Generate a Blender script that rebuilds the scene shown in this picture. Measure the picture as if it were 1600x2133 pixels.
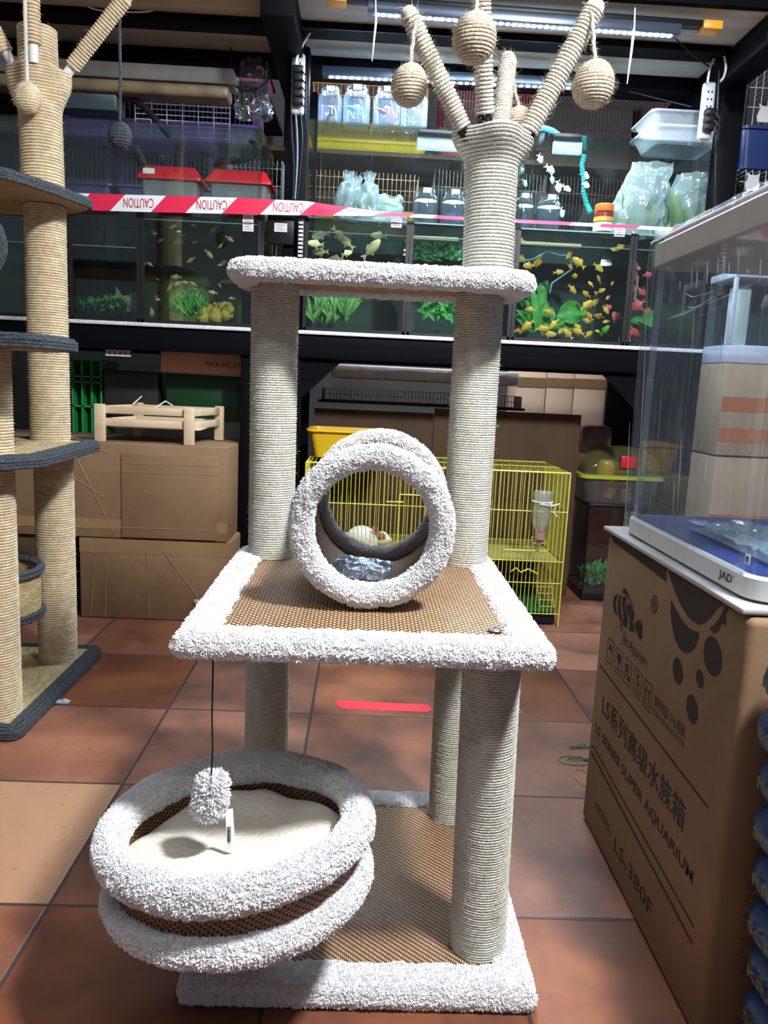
import bpy, bmesh, math, random
import numpy as np
from mathutils import Vector, Matrix, noise as mnoise
for o in list(bpy.data.objects): bpy.data.objects.remove(o)
random.seed(7); rng = np.random.default_rng(7)
SC = bpy.context.scene; COL = SC.collection
PI = math.pi
# ------------------------------------------------------------------ camera
F_PX = 1610.0; PITCH = math.radians(9.4); YAW = math.radians(1.75); ROLL = math.radians(2.65)
CAM = np.array([0, 0, 1.0])
cf = np.array([math.sin(YAW)*math.cos(PITCH), math.cos(YAW)*math.cos(PITCH), -math.sin(PITCH)])
cr0 = np.array([math.cos(YAW), -math.sin(YAW), 0.]); cu0 = np.cross(cr0, cf)
cr = cr0*math.cos(ROLL)+cu0*math.sin(ROLL); cu = -cr0*math.sin(ROLL)+cu0*math.cos(ROLL)
cd = bpy.data.cameras.new('camera'); co = bpy.data.objects.new('camera', cd); COL.objects.link(co)
cd.sensor_fit = 'VERTICAL'; cd.sensor_height = 24.0; cd.lens = F_PX/2133*24.0; cd.clip_start = 0.02
co.matrix_world = Matrix(((cr[0], cu[0], -cf[0], CAM[0]), (cr[1], cu[1], -cf[1], CAM[1]), (cr[2], cu[2], -cf[2], CAM[2]), (0, 0, 0, 1)))
SC.camera = co
def at(x, y, Y):
    d = cf+cr*(x-800)/F_PX-cu*(y-1066.5)/F_PX
    return CAM+d*(Y-CAM[1])/d[1]
# ------------------------------------------------------------------ exposure, world, lights
SC.view_settings.view_transform = 'Standard'; SC.view_settings.look = 'None'
SC.view_settings.gamma = 1; SC.view_settings.use_curve_mapping = False
SC.view_settings.exposure = 0.35
w = bpy.data.worlds.new('world'); SC.world = w; w.use_nodes = True
w.node_tree.nodes['Background'].inputs[0].default_value = (0.78, 0.85, 1.0, 1)
w.node_tree.nodes['Background'].inputs[1].default_value = 0.12
def area(name, loc, target, size, power, col=(1, 1, 1), sy=None):
    l = bpy.data.lights.new(name, 'AREA'); l.energy = power; l.color = col; l.size = size
    if sy: l.shape = 'RECTANGLE'; l.size_y = sy
    o = bpy.data.objects.new(name, l); COL.objects.link(o); o.location = loc
    o.rotation_euler = (Vector(target)-Vector(loc)).to_track_quat('-Z', 'Y').to_euler()
    return o
area('ceiling_lamp_light', (0.95, 0.42, 2.85), (0.0, 1.4, 0.3), 0.24, 118, (0.95, 0.97, 1.0))
area('fill_light', (-1.2, -0.6, 3.75), (-0.3, 2.0, 0.6), 1.2, 9, (0.97, 0.98, 1.0), 0.2)  # added fill, lifts the shade left by the ceiling lamp
area('fill_light', (0.5, -1.0, 3.8), (0.2, 3.4, 0.7), 1.4, 17, (0.95, 0.97, 1.0), 0.2)  # added fill from the front, brightens the goods under the rack
# ------------------------------------------------------------------ materials
MATS = {}
def pm(name, c1, c2=None, rough=0.6, metal=0.0, ns=8.0, bump=0.0, bs=60.0, stretch=(1, 1, 1), emit=None, estr=0, spec=None, trans=0, sheen=0, alpha=1, coat=0):
    if name in MATS: return MATS[name]
    m = bpy.data.materials.new(name); m.use_nodes = True; nt = m.node_tree; N = nt.nodes; L = nt.links
    b = N['Principled BSDF']; b.inputs['Base Color'].default_value = (*c1, 1)
    b.inputs['Roughness'].default_value = rough; b.inputs['Metallic'].default_value = metal
    if spec is not None: b.inputs['Specular IOR Level'].default_value = spec
    if trans: b.inputs['Transmission Weight'].default_value = trans
    if sheen: b.inputs['Sheen Weight'].default_value = sheen
    if coat: b.inputs['Coat Weight'].default_value = coat
    b.inputs['Alpha'].default_value = alpha
    if emit: b.inputs['Emission Color'].default_value = (*emit, 1); b.inputs['Emission Strength'].default_value = estr
    tc = N.new('ShaderNodeTexCoord'); mp = N.new('ShaderNodeMapping'); mp.inputs['Scale'].default_value = stretch
    L.new(tc.outputs['Object'], mp.inputs[0])
    if c2 is not None:
        n = N.new('ShaderNodeTexNoise'); n.inputs['Scale'].default_value = ns; n.inputs['Detail'].default_value = 5
        L.new(mp.outputs[0], n.inputs['Vector'])
        r = N.new('ShaderNodeValToRGB'); r.color_ramp.elements[0].position = 0.35; r.color_ramp.elements[1].position = 0.65
        r.color_ramp.elements[0].color = (*c1, 1); r.color_ramp.elements[1].color = (*c2, 1)
        L.new(n.outputs[0], r.inputs[0]); L.new(r.outputs[0], b.inputs['Base Color'])
    if bump:
        n2 = N.new('ShaderNodeTexNoise'); n2.inputs['Scale'].default_value = bs; n2.inputs['Detail'].default_value = 4
        L.new(mp.outputs[0], n2.inputs['Vector'])
        bu = N.new('ShaderNodeBump'); bu.inputs['Strength'].default_value = bump; bu.inputs['Distance'].default_value = 0.01
        L.new(n2.outputs[0], bu.inputs['Height']); L.new(bu.outputs[0], b.inputs['Normal'])
    MATS[name] = m; return m
def thin(name, tint=(0.93, 0.97, 0.96), refl=0.09, haze=0.0, hcol=(0.8, 0.85, 0.9), rough=0.03, streak=None, bump=0.0, bs=30.0, bstretch=(1, 1, 1)):
    """see-through sheet: glass, plastic film, still water"""
    if name in MATS: return MATS[name]
    m = bpy.data.materials.new(name); m.use_nodes = True; nt = m.node_tree; N = nt.nodes; L = nt.links
    N.remove(N['Principled BSDF']); out = N['Material Output']
    t = N.new('ShaderNodeBsdfTransparent'); t.inputs[0].default_value = (*tint, 1)
    g = N.new('ShaderNodeBsdfGlossy'); g.inputs['Roughness'].default_value = rough; g.inputs[0].default_value = (1, 1, 1, 1)
    lw = N.new('ShaderNodeLayerWeight'); lw.inputs[0].default_value = 0.35
    mu = N.new('ShaderNodeMath'); mu.operation = 'MULTIPLY_ADD'; mu.inputs[1].default_value = 0.5; mu.inputs[2].default_value = refl*0.4
    L.new(lw.outputs['Fresnel'], mu.inputs[0])
    if refl < 0.05: mu.inputs[1].default_value = refl*4
    mx = N.new('ShaderNodeMixShader'); L.new(mu.outputs[0], mx.inputs[0]); L.new(t.outputs[0], mx.inputs[1]); L.new(g.outputs[0], mx.inputs[2])
    last = mx
    tc = N.new('ShaderNodeTexCoord')
    if haze:
        d = N.new('ShaderNodeBsdfDiffuse'); d.inputs[0].default_value = (*hcol, 1)
        m2 = N.new('ShaderNodeMixShader'); m2.inputs[0].default_value = haze
        if streak:
            mp = N.new('ShaderNodeMapping'); mp.inputs['Scale'].default_value = streak; L.new(tc.outputs['Object'], mp.inputs[0])
            n = N.new('ShaderNodeTexNoise'); n.inputs['Scale'].default_value = 1.0; n.inputs['Detail'].default_value = 3; L.new(mp.outputs[0], n.inputs['Vector'])
            r = N.new('ShaderNodeMapRange'); r.inputs[1].default_value = 0.52; r.inputs[2].default_value = 0.75; r.inputs[3].default_value = haze*0.3; r.inputs[4].default_value = min(1, haze*4)
            L.new(n.outputs[0], r.inputs[0]); L.new(r.outputs[0], m2.inputs[0])
        L.new(last.outputs[0], m2.inputs[1]); L.new(d.outputs[0], m2.inputs[2]); last = m2
    if bump:
        mp3 = N.new('ShaderNodeMapping'); mp3.inputs['Scale'].default_value = bstretch; L.new(tc.outputs['Object'], mp3.inputs[0])
        n3 = N.new('ShaderNodeTexNoise'); n3.inputs['Scale'].default_value = bs; L.new(mp3.outputs[0], n3.inputs['Vector'])
        bu = N.new('ShaderNodeBump'); bu.inputs['Strength'].default_value = bump; bu.inputs['Distance'].default_value = 0.02
        L.new(n3.outputs[0], bu.inputs['Height']); L.new(bu.outputs[0], g.inputs['Normal'])
    L.new(last.outputs[0], out.inputs[0]); MATS[name] = m; return m
def weave(name, ca, cb, cm, pitch=0.0032, length=0.012, shift=0.30, gap=0.30, rot=0.0, coord='Object', swap=False):
    """twill matting: strands side by side, each shifted a little from the one before, dark where they dip under"""
    m = bpy.data.materials.new(name); m.use_nodes = True; nt = m.node_tree; N = nt.nodes; L = nt.links; b = N['Principled BSDF']
    tc = N.new('ShaderNodeTexCoord'); mp = N.new('ShaderNodeMapping'); mp.inputs['Rotation'].default_value = (0, 0, rot); L.new(tc.outputs[coord], mp.inputs[0])
    sp = N.new('ShaderNodeSeparateXYZ'); L.new(mp.outputs[0], sp.inputs[0]); X, Y = (1, 0) if swap else (0, 1)
    def M(op, a, b_=None, c=None):
        q = N.new('ShaderNodeMath'); q.operation = op
        for i, x in enumerate((a, b_, c)):
            if x is None: continue
            if isinstance(x, (int, float)): q.inputs[i].default_value = x
            else: L.new(x, q.inputs[i])
        return q.outputs[0]
    u = M('DIVIDE', sp.outputs[X], pitch); iu = M('FLOOR', u); fu = M('FRACT', u)
    v = M('ADD', M('DIVIDE', sp.outputs[Y], length), M('MULTIPLY', iu, shift)); fv = M('FRACT', v); iv = M('FLOOR', v)
    hu = M('SINE', M('MULTIPLY', fu, PI)); sv = N.new('ShaderNodeMapRange'); sv.interpolation_type = 'SMOOTHSTEP'
    ev = M('MINIMUM', M('SUBTRACT', fv, gap*.5), M('SUBTRACT', 1.0-gap*.5, fv)); sv.inputs[1].default_value = -0.02; sv.inputs[2].default_value = 0.07; L.new(ev, sv.inputs[0])
    su = N.new('ShaderNodeMapRange'); su.inputs[1].default_value = 0.12; su.inputs[2].default_value = 0.55; L.new(hu, su.inputs[0])
    k = M('MULTIPLY', sv.outputs[0], su.outputs[0])
    cb_ = N.new('ShaderNodeCombineXYZ'); L.new(iu, cb_.inputs[0]); L.new(iv, cb_.inputs[1]); wn = N.new('ShaderNodeTexWhiteNoise'); L.new(cb_.outputs[0], wn.inputs[0])
    c1 = N.new('ShaderNodeMixRGB'); c1.inputs[1].default_value = (*ca, 1); c1.inputs[2].default_value = (*cb, 1); L.new(wn.outputs[0], c1.inputs[0])
    c2 = N.new('ShaderNodeMixRGB'); c2.inputs[1].default_value = (*cm, 1); L.new(k, c2.inputs[0]); L.new(c1.outputs[0], c2.inputs[2]); L.new(c2.outputs[0], b.inputs['Base Color'])
    b.inputs['Roughness'].default_value = 0.5
    bu = N.new('ShaderNodeBump'); bu.inputs['Strength'].default_value = 0.7; bu.inputs['Distance'].default_value = 0.0012; L.new(M('MULTIPLY', k, hu), bu.inputs['Height']); L.new(bu.outputs[0], b.inputs['Normal'])
    MATS[name] = m; return m
def plush_mat():
    m = bpy.data.materials.new('white_plush'); m.use_nodes = True; nt = m.node_tree; N = nt.nodes; L = nt.links
    N.remove(N['Principled BSDF']); d = N.new('ShaderNodeBsdfDiffuse'); d.inputs[0].default_value = (0.93, 0.93, 0.93, 1)
    t = N.new('ShaderNodeBsdfTranslucent'); t.inputs[0].default_value = (0.93, 0.93, 0.94, 1)
    mx = N.new('ShaderNodeMixShader'); mx.inputs[0].default_value = 0.35; L.new(d.outputs[0], mx.inputs[1]); L.new(t.outputs[0], mx.inputs[2]); L.new(mx.outputs[0], N['Material Output'].inputs[0])
    return m
PLUSH = plush_mat()
CREAM = pm('cream_fleece', (0.80, 0.74, 0.60), (0.87, 0.83, 0.72), ns=9, rough=0.95, bump=0.6, bs=130, sheen=0.4)
SISAL = pm('white_sisal', (0.64, 0.63, 0.53), (0.77, 0.76, 0.66), ns=40, rough=0.85, bump=0.7, bs=420, stretch=(1, 1, 0.6))
JUTE = pm('natural_jute', (0.60, 0.50, 0.35), (0.74, 0.64, 0.48), ns=60, rough=0.9, bump=0.8, bs=380)
SISB = pm('beige_sisal', (0.62, 0.49, 0.31), (0.76, 0.63, 0.43), ns=40, rough=0.9, bump=0.7, bs=300)
SISM = pm('sisal_matting', (0.40, 0.29, 0.13), (0.55, 0.43, 0.22), ns=60, rough=0.95, bump=1.0, bs=260, stretch=(1, 0.25, 1))
GREYROPE = pm('dark_grey_rope', (0.028, 0.036, 0.045), (0.075, 0.09, 0.105), ns=140, rough=0.85, bump=0.9, bs=300)
BOARD = pm('brown_board', (0.30, 0.19, 0.11), (0.36, 0.24, 0.14), ns=20, rough=0.8)
MATW = weave('brown_woven_mat', (0.50, 0.29, 0.14), (0.62, 0.38, 0.20), (0.045, 0.024, 0.014), pitch=0.0062, length=0.0118, shift=0.56, gap=0.36)
MATB = weave('brown_woven_mat_diagonal', (0.44, 0.25, 0.12), (0.55, 0.33, 0.17), (0.040, 0.022, 0.016), pitch=0.0034, length=0.0115, shift=0.26, gap=0.36)
MATC = weave('brown_woven_wall', (0.30, 0.155, 0.075), (0.42, 0.24, 0.12), (0.035, 0.014, 0.008), pitch=0.0040, length=0.0125, shift=0.40, gap=0.24, coord='UV', swap=True)
BLACK = pm('black_steel', (0.0035, 0.004, 0.0055), rough=0.55, spec=0.06)
BLACKP = pm('black_plastic', (0.008, 0.008, 0.010), rough=0.4, spec=0.25)
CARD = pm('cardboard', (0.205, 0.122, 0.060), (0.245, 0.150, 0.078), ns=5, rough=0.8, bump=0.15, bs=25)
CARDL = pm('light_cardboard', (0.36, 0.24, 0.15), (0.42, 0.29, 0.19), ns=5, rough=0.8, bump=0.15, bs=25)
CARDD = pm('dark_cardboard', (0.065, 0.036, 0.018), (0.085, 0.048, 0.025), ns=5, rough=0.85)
CARDP = pm('pinkish_cardboard', (0.45, 0.22, 0.15), rough=0.8)
TAPEM = pm('brown_parcel_tape', (0.30, 0.19, 0.09), rough=0.35)
INK = pm('dark_brown_ink', (0.018, 0.011, 0.009), rough=0.7)
PLY = pm('plywood', (0.36, 0.26, 0.17), (0.46, 0.35, 0.24), ns=6, rough=0.75, stretch=(0.3, 3, 3))
PLYW = pm('weathered_plywood', (0.40, 0.37, 0.33), (0.55, 0.52, 0.47), ns=5, rough=0.75, stretch=(0.3, 3, 3))
PINE = pm('pale_pine', (0.62, 0.47, 0.30), (0.72, 0.57, 0.39), ns=5, rough=0.6, stretch=(0.5, 6, 6))
FOAM = pm('white_polystyrene', (0.75, 0.77, 0.78), (0.62, 0.64, 0.66), ns=60, rough=0.9, bump=0.4, bs=120)
GLASS = thin('clear_glass')
GLASSG = thin('green_edge_glass', tint=(0.90, 0.965, 0.945), refl=0.10)
GEDGE = pm('glass_edge', (0.35, 0.55, 0.52), rough=0.2, alpha=0.75)
WHITEP = pm('white_plastic', (0.72, 0.72, 0.70), rough=0.35)
PAPER = pm('white_paper', (0.80, 0.80, 0.80), rough=0.7)
YELW = pm('yellow_wire', (0.62, 0.60, 0.10), rough=0.4)
YELP = pm('yellow_plastic', (0.80, 0.52, 0.02), rough=0.35)
GRNP = pm('green_plastic', (0.10, 0.42, 0.03), rough=0.35)
DGRN = pm('dark_green_plastic', (0.01, 0.14, 0.04), rough=0.4)
REDP = pm('red_plastic', (0.62, 0.015, 0.025), rough=0.3)
BLUP = pm('navy_plastic', (0.015, 0.04, 0.16), rough=0.35)
STEEL = pm('bright_steel', (0.7, 0.7, 0.7), rough=0.25, metal=1)
LEAF = pm('bright_green_leaf', (0.05, 0.32, 0.04), (0.12, 0.48, 0.08), ns=20, rough=0.5)
DLEAF = pm('dark_green_leaf', (0.03, 0.14, 0.03), (0.06, 0.25, 0.05), ns=20, rough=0.5)
# ------------------------------------------------------------------ mesh helpers
class MB:
    def __init__(s): s.v = []; s.f = []; s.t = []; s.uv = None
    def add(s, V, Fs):
        k = len(s.v); s.v.extend([tuple(map(float, p)) for p in V]); s.f.extend([tuple(i+k for i in f) for f in Fs]); return s
    def box(s, x0, x1, y0, y1, z0, z1, M=None):
        V = [(x, y, z) for z in (z0, z1) for y in (y0, y1) for x in (x0, x1)]
        if M is not None: V = [tuple(M @ Vector(p)) for p in V]
        return s.add(V, [(0, 2, 3, 1), (4, 5, 7, 6), (0, 1, 5, 4), (2, 6, 7, 3), (0, 4, 6, 2), (1, 3, 7, 5)])
    def bbox(s, x0, x1, y0, y1, z0, z1, b=0.004, M=None, seg=2):
        bm = bmesh.new(); bmesh.ops.create_cube(bm, size=1)
        for q in bm.verts: q.co = Vector(((x0+x1)/2+q.co.x*(x1-x0), (y0+y1)/2+q.co.y*(y1-y0), (z0+z1)/2+q.co.z*(z1-z0)))
        bmesh.ops.bevel(bm, geom=list(bm.edges), offset=min(b, .49*min(x1-x0, y1-y0, z1-z0)), segments=seg, affect='EDGES', profile=0.5)
        V = [(M @ q.co if M is not None else q.co) for q in bm.verts]; bm.verts.index_update()
        s.add(V, [tuple(q.index for q in f.verts) for f in bm.faces]); bm.free(); return s
    def grid(s, P, closeu=False, closev=False):
        """P: n x m array of points"""
        P = np.asarray(P, float); n, m = P.shape[:2]; F = []
        for i in range(n if closeu else n-1):
            for j in range(m if closev else m-1):
                a = i*m+j; b = i*m+(j+1) % m; c = ((i+1) % n)*m+(j+1) % m; d = ((i+1) % n)*m+j
                F.append((a, b, c, d))
        return s.add(P.reshape(-1, 3), F)
    def tube(s, pts, r, seg=8, cap=True, closed=False):
        pts = [Vector(p) for p in pts]; n = len(pts); rows = []; rr = r if hasattr(r, '__len__') else [r]*n
        up = None
        for i, p in enumerate(pts):
            a = pts[i-1] if (i > 0 or closed) else p; b = pts[(i+1) % n] if (i < n-1 or closed) else p
            t = (b-a).normalized() if (b-a).length > 1e-9 else Vector((0, 0, 1))
            if up is None: up = t.orthogonal().normalized()
            up = (up-t*up.dot(t)); up = up.normalized() if up.length > 1e-6 else t.orthogonal().normalized()
            sd = t.cross(up)
            rows.append([p+(up*math.cos(2*PI*k/seg)+sd*math.sin(2*PI*k/seg))*rr[i] for k in range(seg)])
        k0 = len(s.v); s.grid(rows, closeu=closed, closev=True)
        if cap and not closed:
            s.f.append(tuple(k0+k for k in range(seg))[::-1]); s.f.append(tuple(k0+(n-1)*seg+k for k in range(seg)))
        return s
    def lathe(s, prof, c=(0, 0, 0), seg=32, sx=1, sy=1, M=None):
        rows = [[(c[0]+r*sx*math.cos(2*PI*k/seg), c[1]+r*sy*math.sin(2*PI*k/seg), c[2]+z) for k in range(seg)] for r, z in prof]
        if M is not None: rows = [[tuple(M @ Vector(p)) for p in q] for q in rows]
        return s.grid(rows, closev=True)
    def ball(s, c, r, seg=16, ring=10, M=None):
        r = r if hasattr(r, '__len__') else (r, r, r)
        rows = [[(c[0]+r[0]*math.sin(a)*math.cos(2*PI*k/seg), c[1]+r[1]*math.sin(a)*math.sin(2*PI*k/seg), c[2]+r[2]*math.cos(a)) for k in range(seg)] for a in [PI*(i+.02)/(ring+.04) for i in range(ring+1)]]
        if M is not None: rows = [[tuple(M @ Vector(p)) for p in q] for q in rows]
        return s.grid(rows[::-1], closev=True)
    def prism(s, poly, z0, z1, M=None):
        n = len(poly); V = [(x, y, z0) for x, y in poly]+[(x, y, z1) for x, y in poly]
        if M is not None: V = [tuple(M @ Vector(p)) for p in V]
        return s.add(V, [tuple(range(n))[::-1], tuple(range(n, 2*n))]+[(i, (i+1) % n, n+(i+1) % n, n+i) for i in range(n)])
    def fur(s, dens, length, rad, spread=0.7, z_down=0.0, jit=0.5, faces=None):
        """plush pile: small tapered tufts rooted all over the faces built so far"""
        V = np.array(s.v); T = []
        for f in (faces if faces is not None else s.f):
            for k in range(1, len(f)-1): T.append((f[0], f[k], f[k+1]))
        T = np.array(T); A, B, C = V[T[:, 0]], V[T[:, 1]], V[T[:, 2]]
        Nn = np.cross(B-A, C-A); ar = np.linalg.norm(Nn, axis=1)/2; ok = ar > 1e-10
        T, A, B, C, Nn, ar = T[ok], A[ok], B[ok], C[ok], Nn[ok], ar[ok]; Nn = Nn/(2*ar[:, None])
        n = int(ar.sum()*dens); idx = rng.choice(len(T), n, p=ar/ar.sum())
        u = rng.random((n, 1)); v = rng.random((n, 1)); sw = (u+v) > 1; u = np.where(sw, 1-u, u); v = np.where(sw, 1-v, v)
        P = A[idx]+(B[idx]-A[idx])*u+(C[idx]-A[idx])*v; D = Nn[idx]
        # neighbouring tufts lean the same way: clumps
        q = np.floor(P/0.007); h = np.sin(q @ np.array([12.9898, 78.233, 37.719]))*43758.5453; h = h-np.floor(h)
        cl = np.stack([np.cos(h*2*PI*7), np.sin(h*2*PI*7), np.sin(h*2*PI*3)], 1)
        D2 = D+cl*spread*0.6+rng.normal(size=(n, 3))*spread*0.4; D2[:, 2] -= z_down
        D2 /= np.linalg.norm(D2, axis=1)[:, None]
        L_ = length*(1-jit*rng.random((n, 1)))*(0.7+0.5*h[:, None]); R_ = rad*(0.7+0.6*rng.random((n, 1)))
        a = np.cross(D2, rng.normal(size=(n, 3))); a /= np.linalg.norm(a, axis=1)[:, None]; b = np.cross(D2, a)
        P = P-D*rad*0.5
        q0 = P+a*R_; q1 = P+(-0.5*a+0.866*b)*R_; q2 = P+(-0.5*a-0.866*b)*R_; tip = P+D2*L_
        mid = P+D2*L_*0.55; m0 = mid+a*R_*0.95; m1 = mid+(-0.5*a+0.866*b)*R_*0.95; m2 = mid+(-0.5*a-0.866*b)*R_*0.95
        W = np.stack([q0, q1, q2, m0, m1, m2, tip], 1).reshape(-1, 3); k = np.arange(n)[:, None]*7
        TT = np.concatenate([k+np.array([[0, 1, 4]]), k+np.array([[0, 4, 3]]), k+np.array([[1, 2, 5]]), k+np.array([[1, 5, 4]]), k+np.array([[2, 0, 3]]), k+np.array([[2, 3, 5]]), k+np.array([[3, 4, 6]]), k+np.array([[4, 5, 6]]), k+np.array([[5, 3, 6]])])
        s.t.append((W, TT)); return s
    def fuzz(s, dens, length, rad=0.00022):
        V = np.array(s.v); T = []
        for f in s.f:
            for k in range(1, len(f)-1): T.append((f[0], f[k], f[k+1]))
        T = np.array(T); A, B, C = V[T[:, 0]], V[T[:, 1]], V[T[:, 2]]; Nn = np.cross(B-A, C-A); ar = np.linalg.norm(Nn, axis=1)/2
        ok = ar > 1e-10; A, B, C, Nn, ar = A[ok], B[ok], C[ok], Nn[ok], ar[ok]; Nn = Nn/(2*ar[:, None])
        n = max(1, int(ar.sum()*dens)); idx = rng.choice(len(A), n, p=ar/ar.sum()); u = rng.random((n, 1))*.5
        P = A[idx]+(B[idx]-A[idx])*u+(C[idx]-A[idx])*u; D = Nn[idx]*0.8+rng.normal(size=(n, 3))*0.6; D /= np.linalg.norm(D, axis=1)[:, None]
        L_ = length*rng.random((n, 1)); bend = rng.normal(size=(n, 3))*0.35
        a = np.cross(D, rng.normal(size=(n, 3))); a /= np.linalg.norm(a, axis=1)[:, None]
        q0 = P+a*rad; q1 = P-a*rad; m0 = P+D*L_*.5+a*rad; m1 = P+D*L_*.5-a*rad; tip = P+(D+bend)*L_
        W = np.stack([q0, q1, m0, m1, tip], 1).reshape(-1, 3); k = np.arange(n)[:, None]*5
        s.t.append((W, np.concatenate([k+np.array([[0, 1, 3]]), k+np.array([[0, 3, 2]]), k+np.array([[2, 3, 4]])]))); return s
    def mesh(s, name):
        V = np.array(s.v, float).reshape(-1, 3); lt = [len(f) for f in s.f]; li = [i for f in s.f for i in f]
        Vs = [V]; k = len(V); LI = [np.array(li, np.int64)]; LT = [np.array(lt, np.int64)]
        for W, TT in s.t:
            Vs.append(W); LI.append((TT+k).reshape(-1)); LT.append(np.full(len(TT), 3)); k += len(W)
        V = np.concatenate(Vs); LI = np.concatenate(LI).astype(np.int32); LT = np.concatenate(LT).astype(np.int32)
        me = bpy.data.meshes.new(name); me.vertices.add(len(V)); me.vertices.foreach_set('co', V.astype(np.float32).reshape(-1))
        me.loops.add(len(LI)); me.loops.foreach_set('vertex_index', LI); me.polygons.add(len(LT))
        me.polygons.foreach_set('loop_start', np.concatenate([[0], np.cumsum(LT)[:-1]]).astype(np.int32))
        me.polygons.foreach_set('loop_total', LT); me.update(calc_edges=True); me.validate()
        if s.uv is not None:
            ul = me.uv_layers.new(name='UVMap'); uvv = np.asarray(s.uv, float); vi = np.zeros(len(me.loops), np.int32); me.loops.foreach_get('vertex_index', vi)
            ul.data.foreach_set('uv', uvv[np.minimum(vi, len(uvv)-1)].astype(np.float32).reshape(-1))
        return me
    def build(s, name, mat, parent=None, smooth=True, ang=40, loc=None):
        me = s.mesh(name); me.materials.append(mat)
        if not smooth: me.polygons.foreach_set('use_smooth', [False]*len(me.polygons))
        if smooth:
            me.polygons.foreach_set('use_smooth', [True]*len(me.polygons))
            try: me.set_sharp_from_angle(angle=math.radians(ang))
            except Exception: pass
        o = bpy.data.objects.new(name, me); COL.objects.link(o)
        if parent: o.parent = parent; o.matrix_parent_inverse = Matrix.Identity(4); o.location = -Vector(root_of(parent))
        if loc: o.location = loc
        return o
def root_of(p):
    v = Vector(p.location)
    while p.parent: p = p.parent; v = v+Vector(p.location)
    return v
def tag(o, label=None, cat=None, group=None, kind=None):
    if label: o['label'] = label
    if cat: o['category'] = cat
    if group: o['group'] = group
    if kind: o['kind'] = kind
    return o
def thing(name, label, cat, loc=(0, 0, 0), group=None):
    o = bpy.data.objects.new(name, None); COL.objects.link(o); o.location = loc; o.empty_display_size = 0.05
    return tag(o, label, cat, group)
def copy_tree(o, parent=None):
    c = o.copy(); COL.objects.link(c); c.parent = parent
    for ch in o.children: copy_tree(ch, c)
    return c
def recenter(o):
    """move a single-mesh thing's origin to the bottom middle of its mesh"""
    me = o.data; n = len(me.vertices); a = np.zeros(n*3, np.float32); me.vertices.foreach_get('co', a); a = a.reshape(-1, 3)
    c = Vector(((a[:, 0].min()+a[:, 0].max())/2, (a[:, 1].min()+a[:, 1].max())/2, a[:, 2].min())); me.transform(Matrix.Translation(-c)); o.location = Vector(o.location)+c
    return o
def sisal(mb, p0, p1, r, pitch=0.0048, seg=44, r1=None, rf=None, amp=0.0011, wob=0.0004, steps=4):
    p0 = Vector(p0); p1 = Vector(p1); ax = p1-p0; L = ax.length; t = ax.normalized(); u = t.orthogonal().normalized(); v = t.cross(u)
    if abs(t.z) > 0.9: u = (Vector((1, 0, 0))-t*t.x).normalized(); v = t.cross(u)
    turns = max(2, int(L/pitch)); rows = []; j = 0
    for i in range(turns*steps+1):
        s_ = i/(turns*steps); ph = (i % steps)/steps
        if i % steps == 0: j = random.uniform(-wob, wob)
        rb = r if r1 is None else r+(r1-r)*s_
        row = []
        for k in range(seg):
            th = 2*PI*k/seg; q = rb if rf is None else rf(s_, th)
            q += amp*(2*math.sqrt(max(0, math.sin(PI*ph)))-1)+j*math.sin(th*2+j*9000)
            row.append(p0+t*(L*s_+math.sin(th+j*5000)*wob*1.2)+(u*math.cos(th)+v*math.sin(th))*q)
        rows.append(row)
    k0 = len(mb.v); mb.grid(rows, closev=True); n = len(rows)
    mb.f.append(tuple(k0+k for k in range(seg))[::-1]); mb.f.append(tuple(k0+(n-1)*seg+k for k in range(seg))); return mb
def rope_ball(c, r, mat, name, parent, pitch=0.0055, sz=1.12):
    mb = MB(); rows = []; n = int(PI*r/pitch)*4
    for i in range(n+1):
        a = PI*(0.02+0.96*i/n); q = r+0.0012*(2*math.sqrt(abs(math.sin(PI*(i % 4)/4)))-1)
        rows.append([(c[0]+q*math.sin(a)*math.cos(2*PI*k/36), c[1]+q*math.sin(a)*math.sin(2*PI*k/36), c[2]-q*math.cos(a)*sz+0.002*math.sin(2*PI*k/36+i*.02)) for k in range(36)])
    mb.grid(rows, closev=True); mb.fuzz(30000, 0.012); return mb.build(name, mat, parent)
def rrect(x0, x1, y0, y1, r, step=0.008):
    P = []
    if not hasattr(r, '__len__'): r = [r]*4
    cs = [(x1, y0, -PI/2, 1, -1, r[0]), (x1, y1, 0, 1, 1, r[1]), (x0, y1, PI/2, -1, 1, r[2]), (x0, y0, PI, -1, -1, r[3])]
    arcs = []
    for cx, cy, a0, sx, sy, q in cs:
        ox, oy = cx-sx*q, cy-sy*q; k = max(3, int(q*PI/2/step)) if step == 0.008 else (10 if step == 0.006 else 6)
        arcs.append([(ox+q*math.cos(a0+PI/2*i/k), oy+q*math.sin(a0+PI/2*i/k), math.cos(a0+PI/2*i/k), math.sin(a0+PI/2*i/k)) for i in range(k+1)])
    for i in range(4):
        P += arcs[i]; a = arcs[i][-1]; b = arcs[(i+1) % 4][0]; d = math.hypot(b[0]-a[0], b[1]-a[1]); k = max(1, int(d/step)) if step == 0.008 else (80 if step == 0.006 else 10)
        for j in range(1, k): P.append((a[0]+(b[0]-a[0])*j/k, a[1]+(b[1]-a[1])*j/k, a[2], a[3]))
    return P
def nz(x, y=0.0, z=0.0): return mnoise.noise(Vector((x, y, z)))
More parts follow.
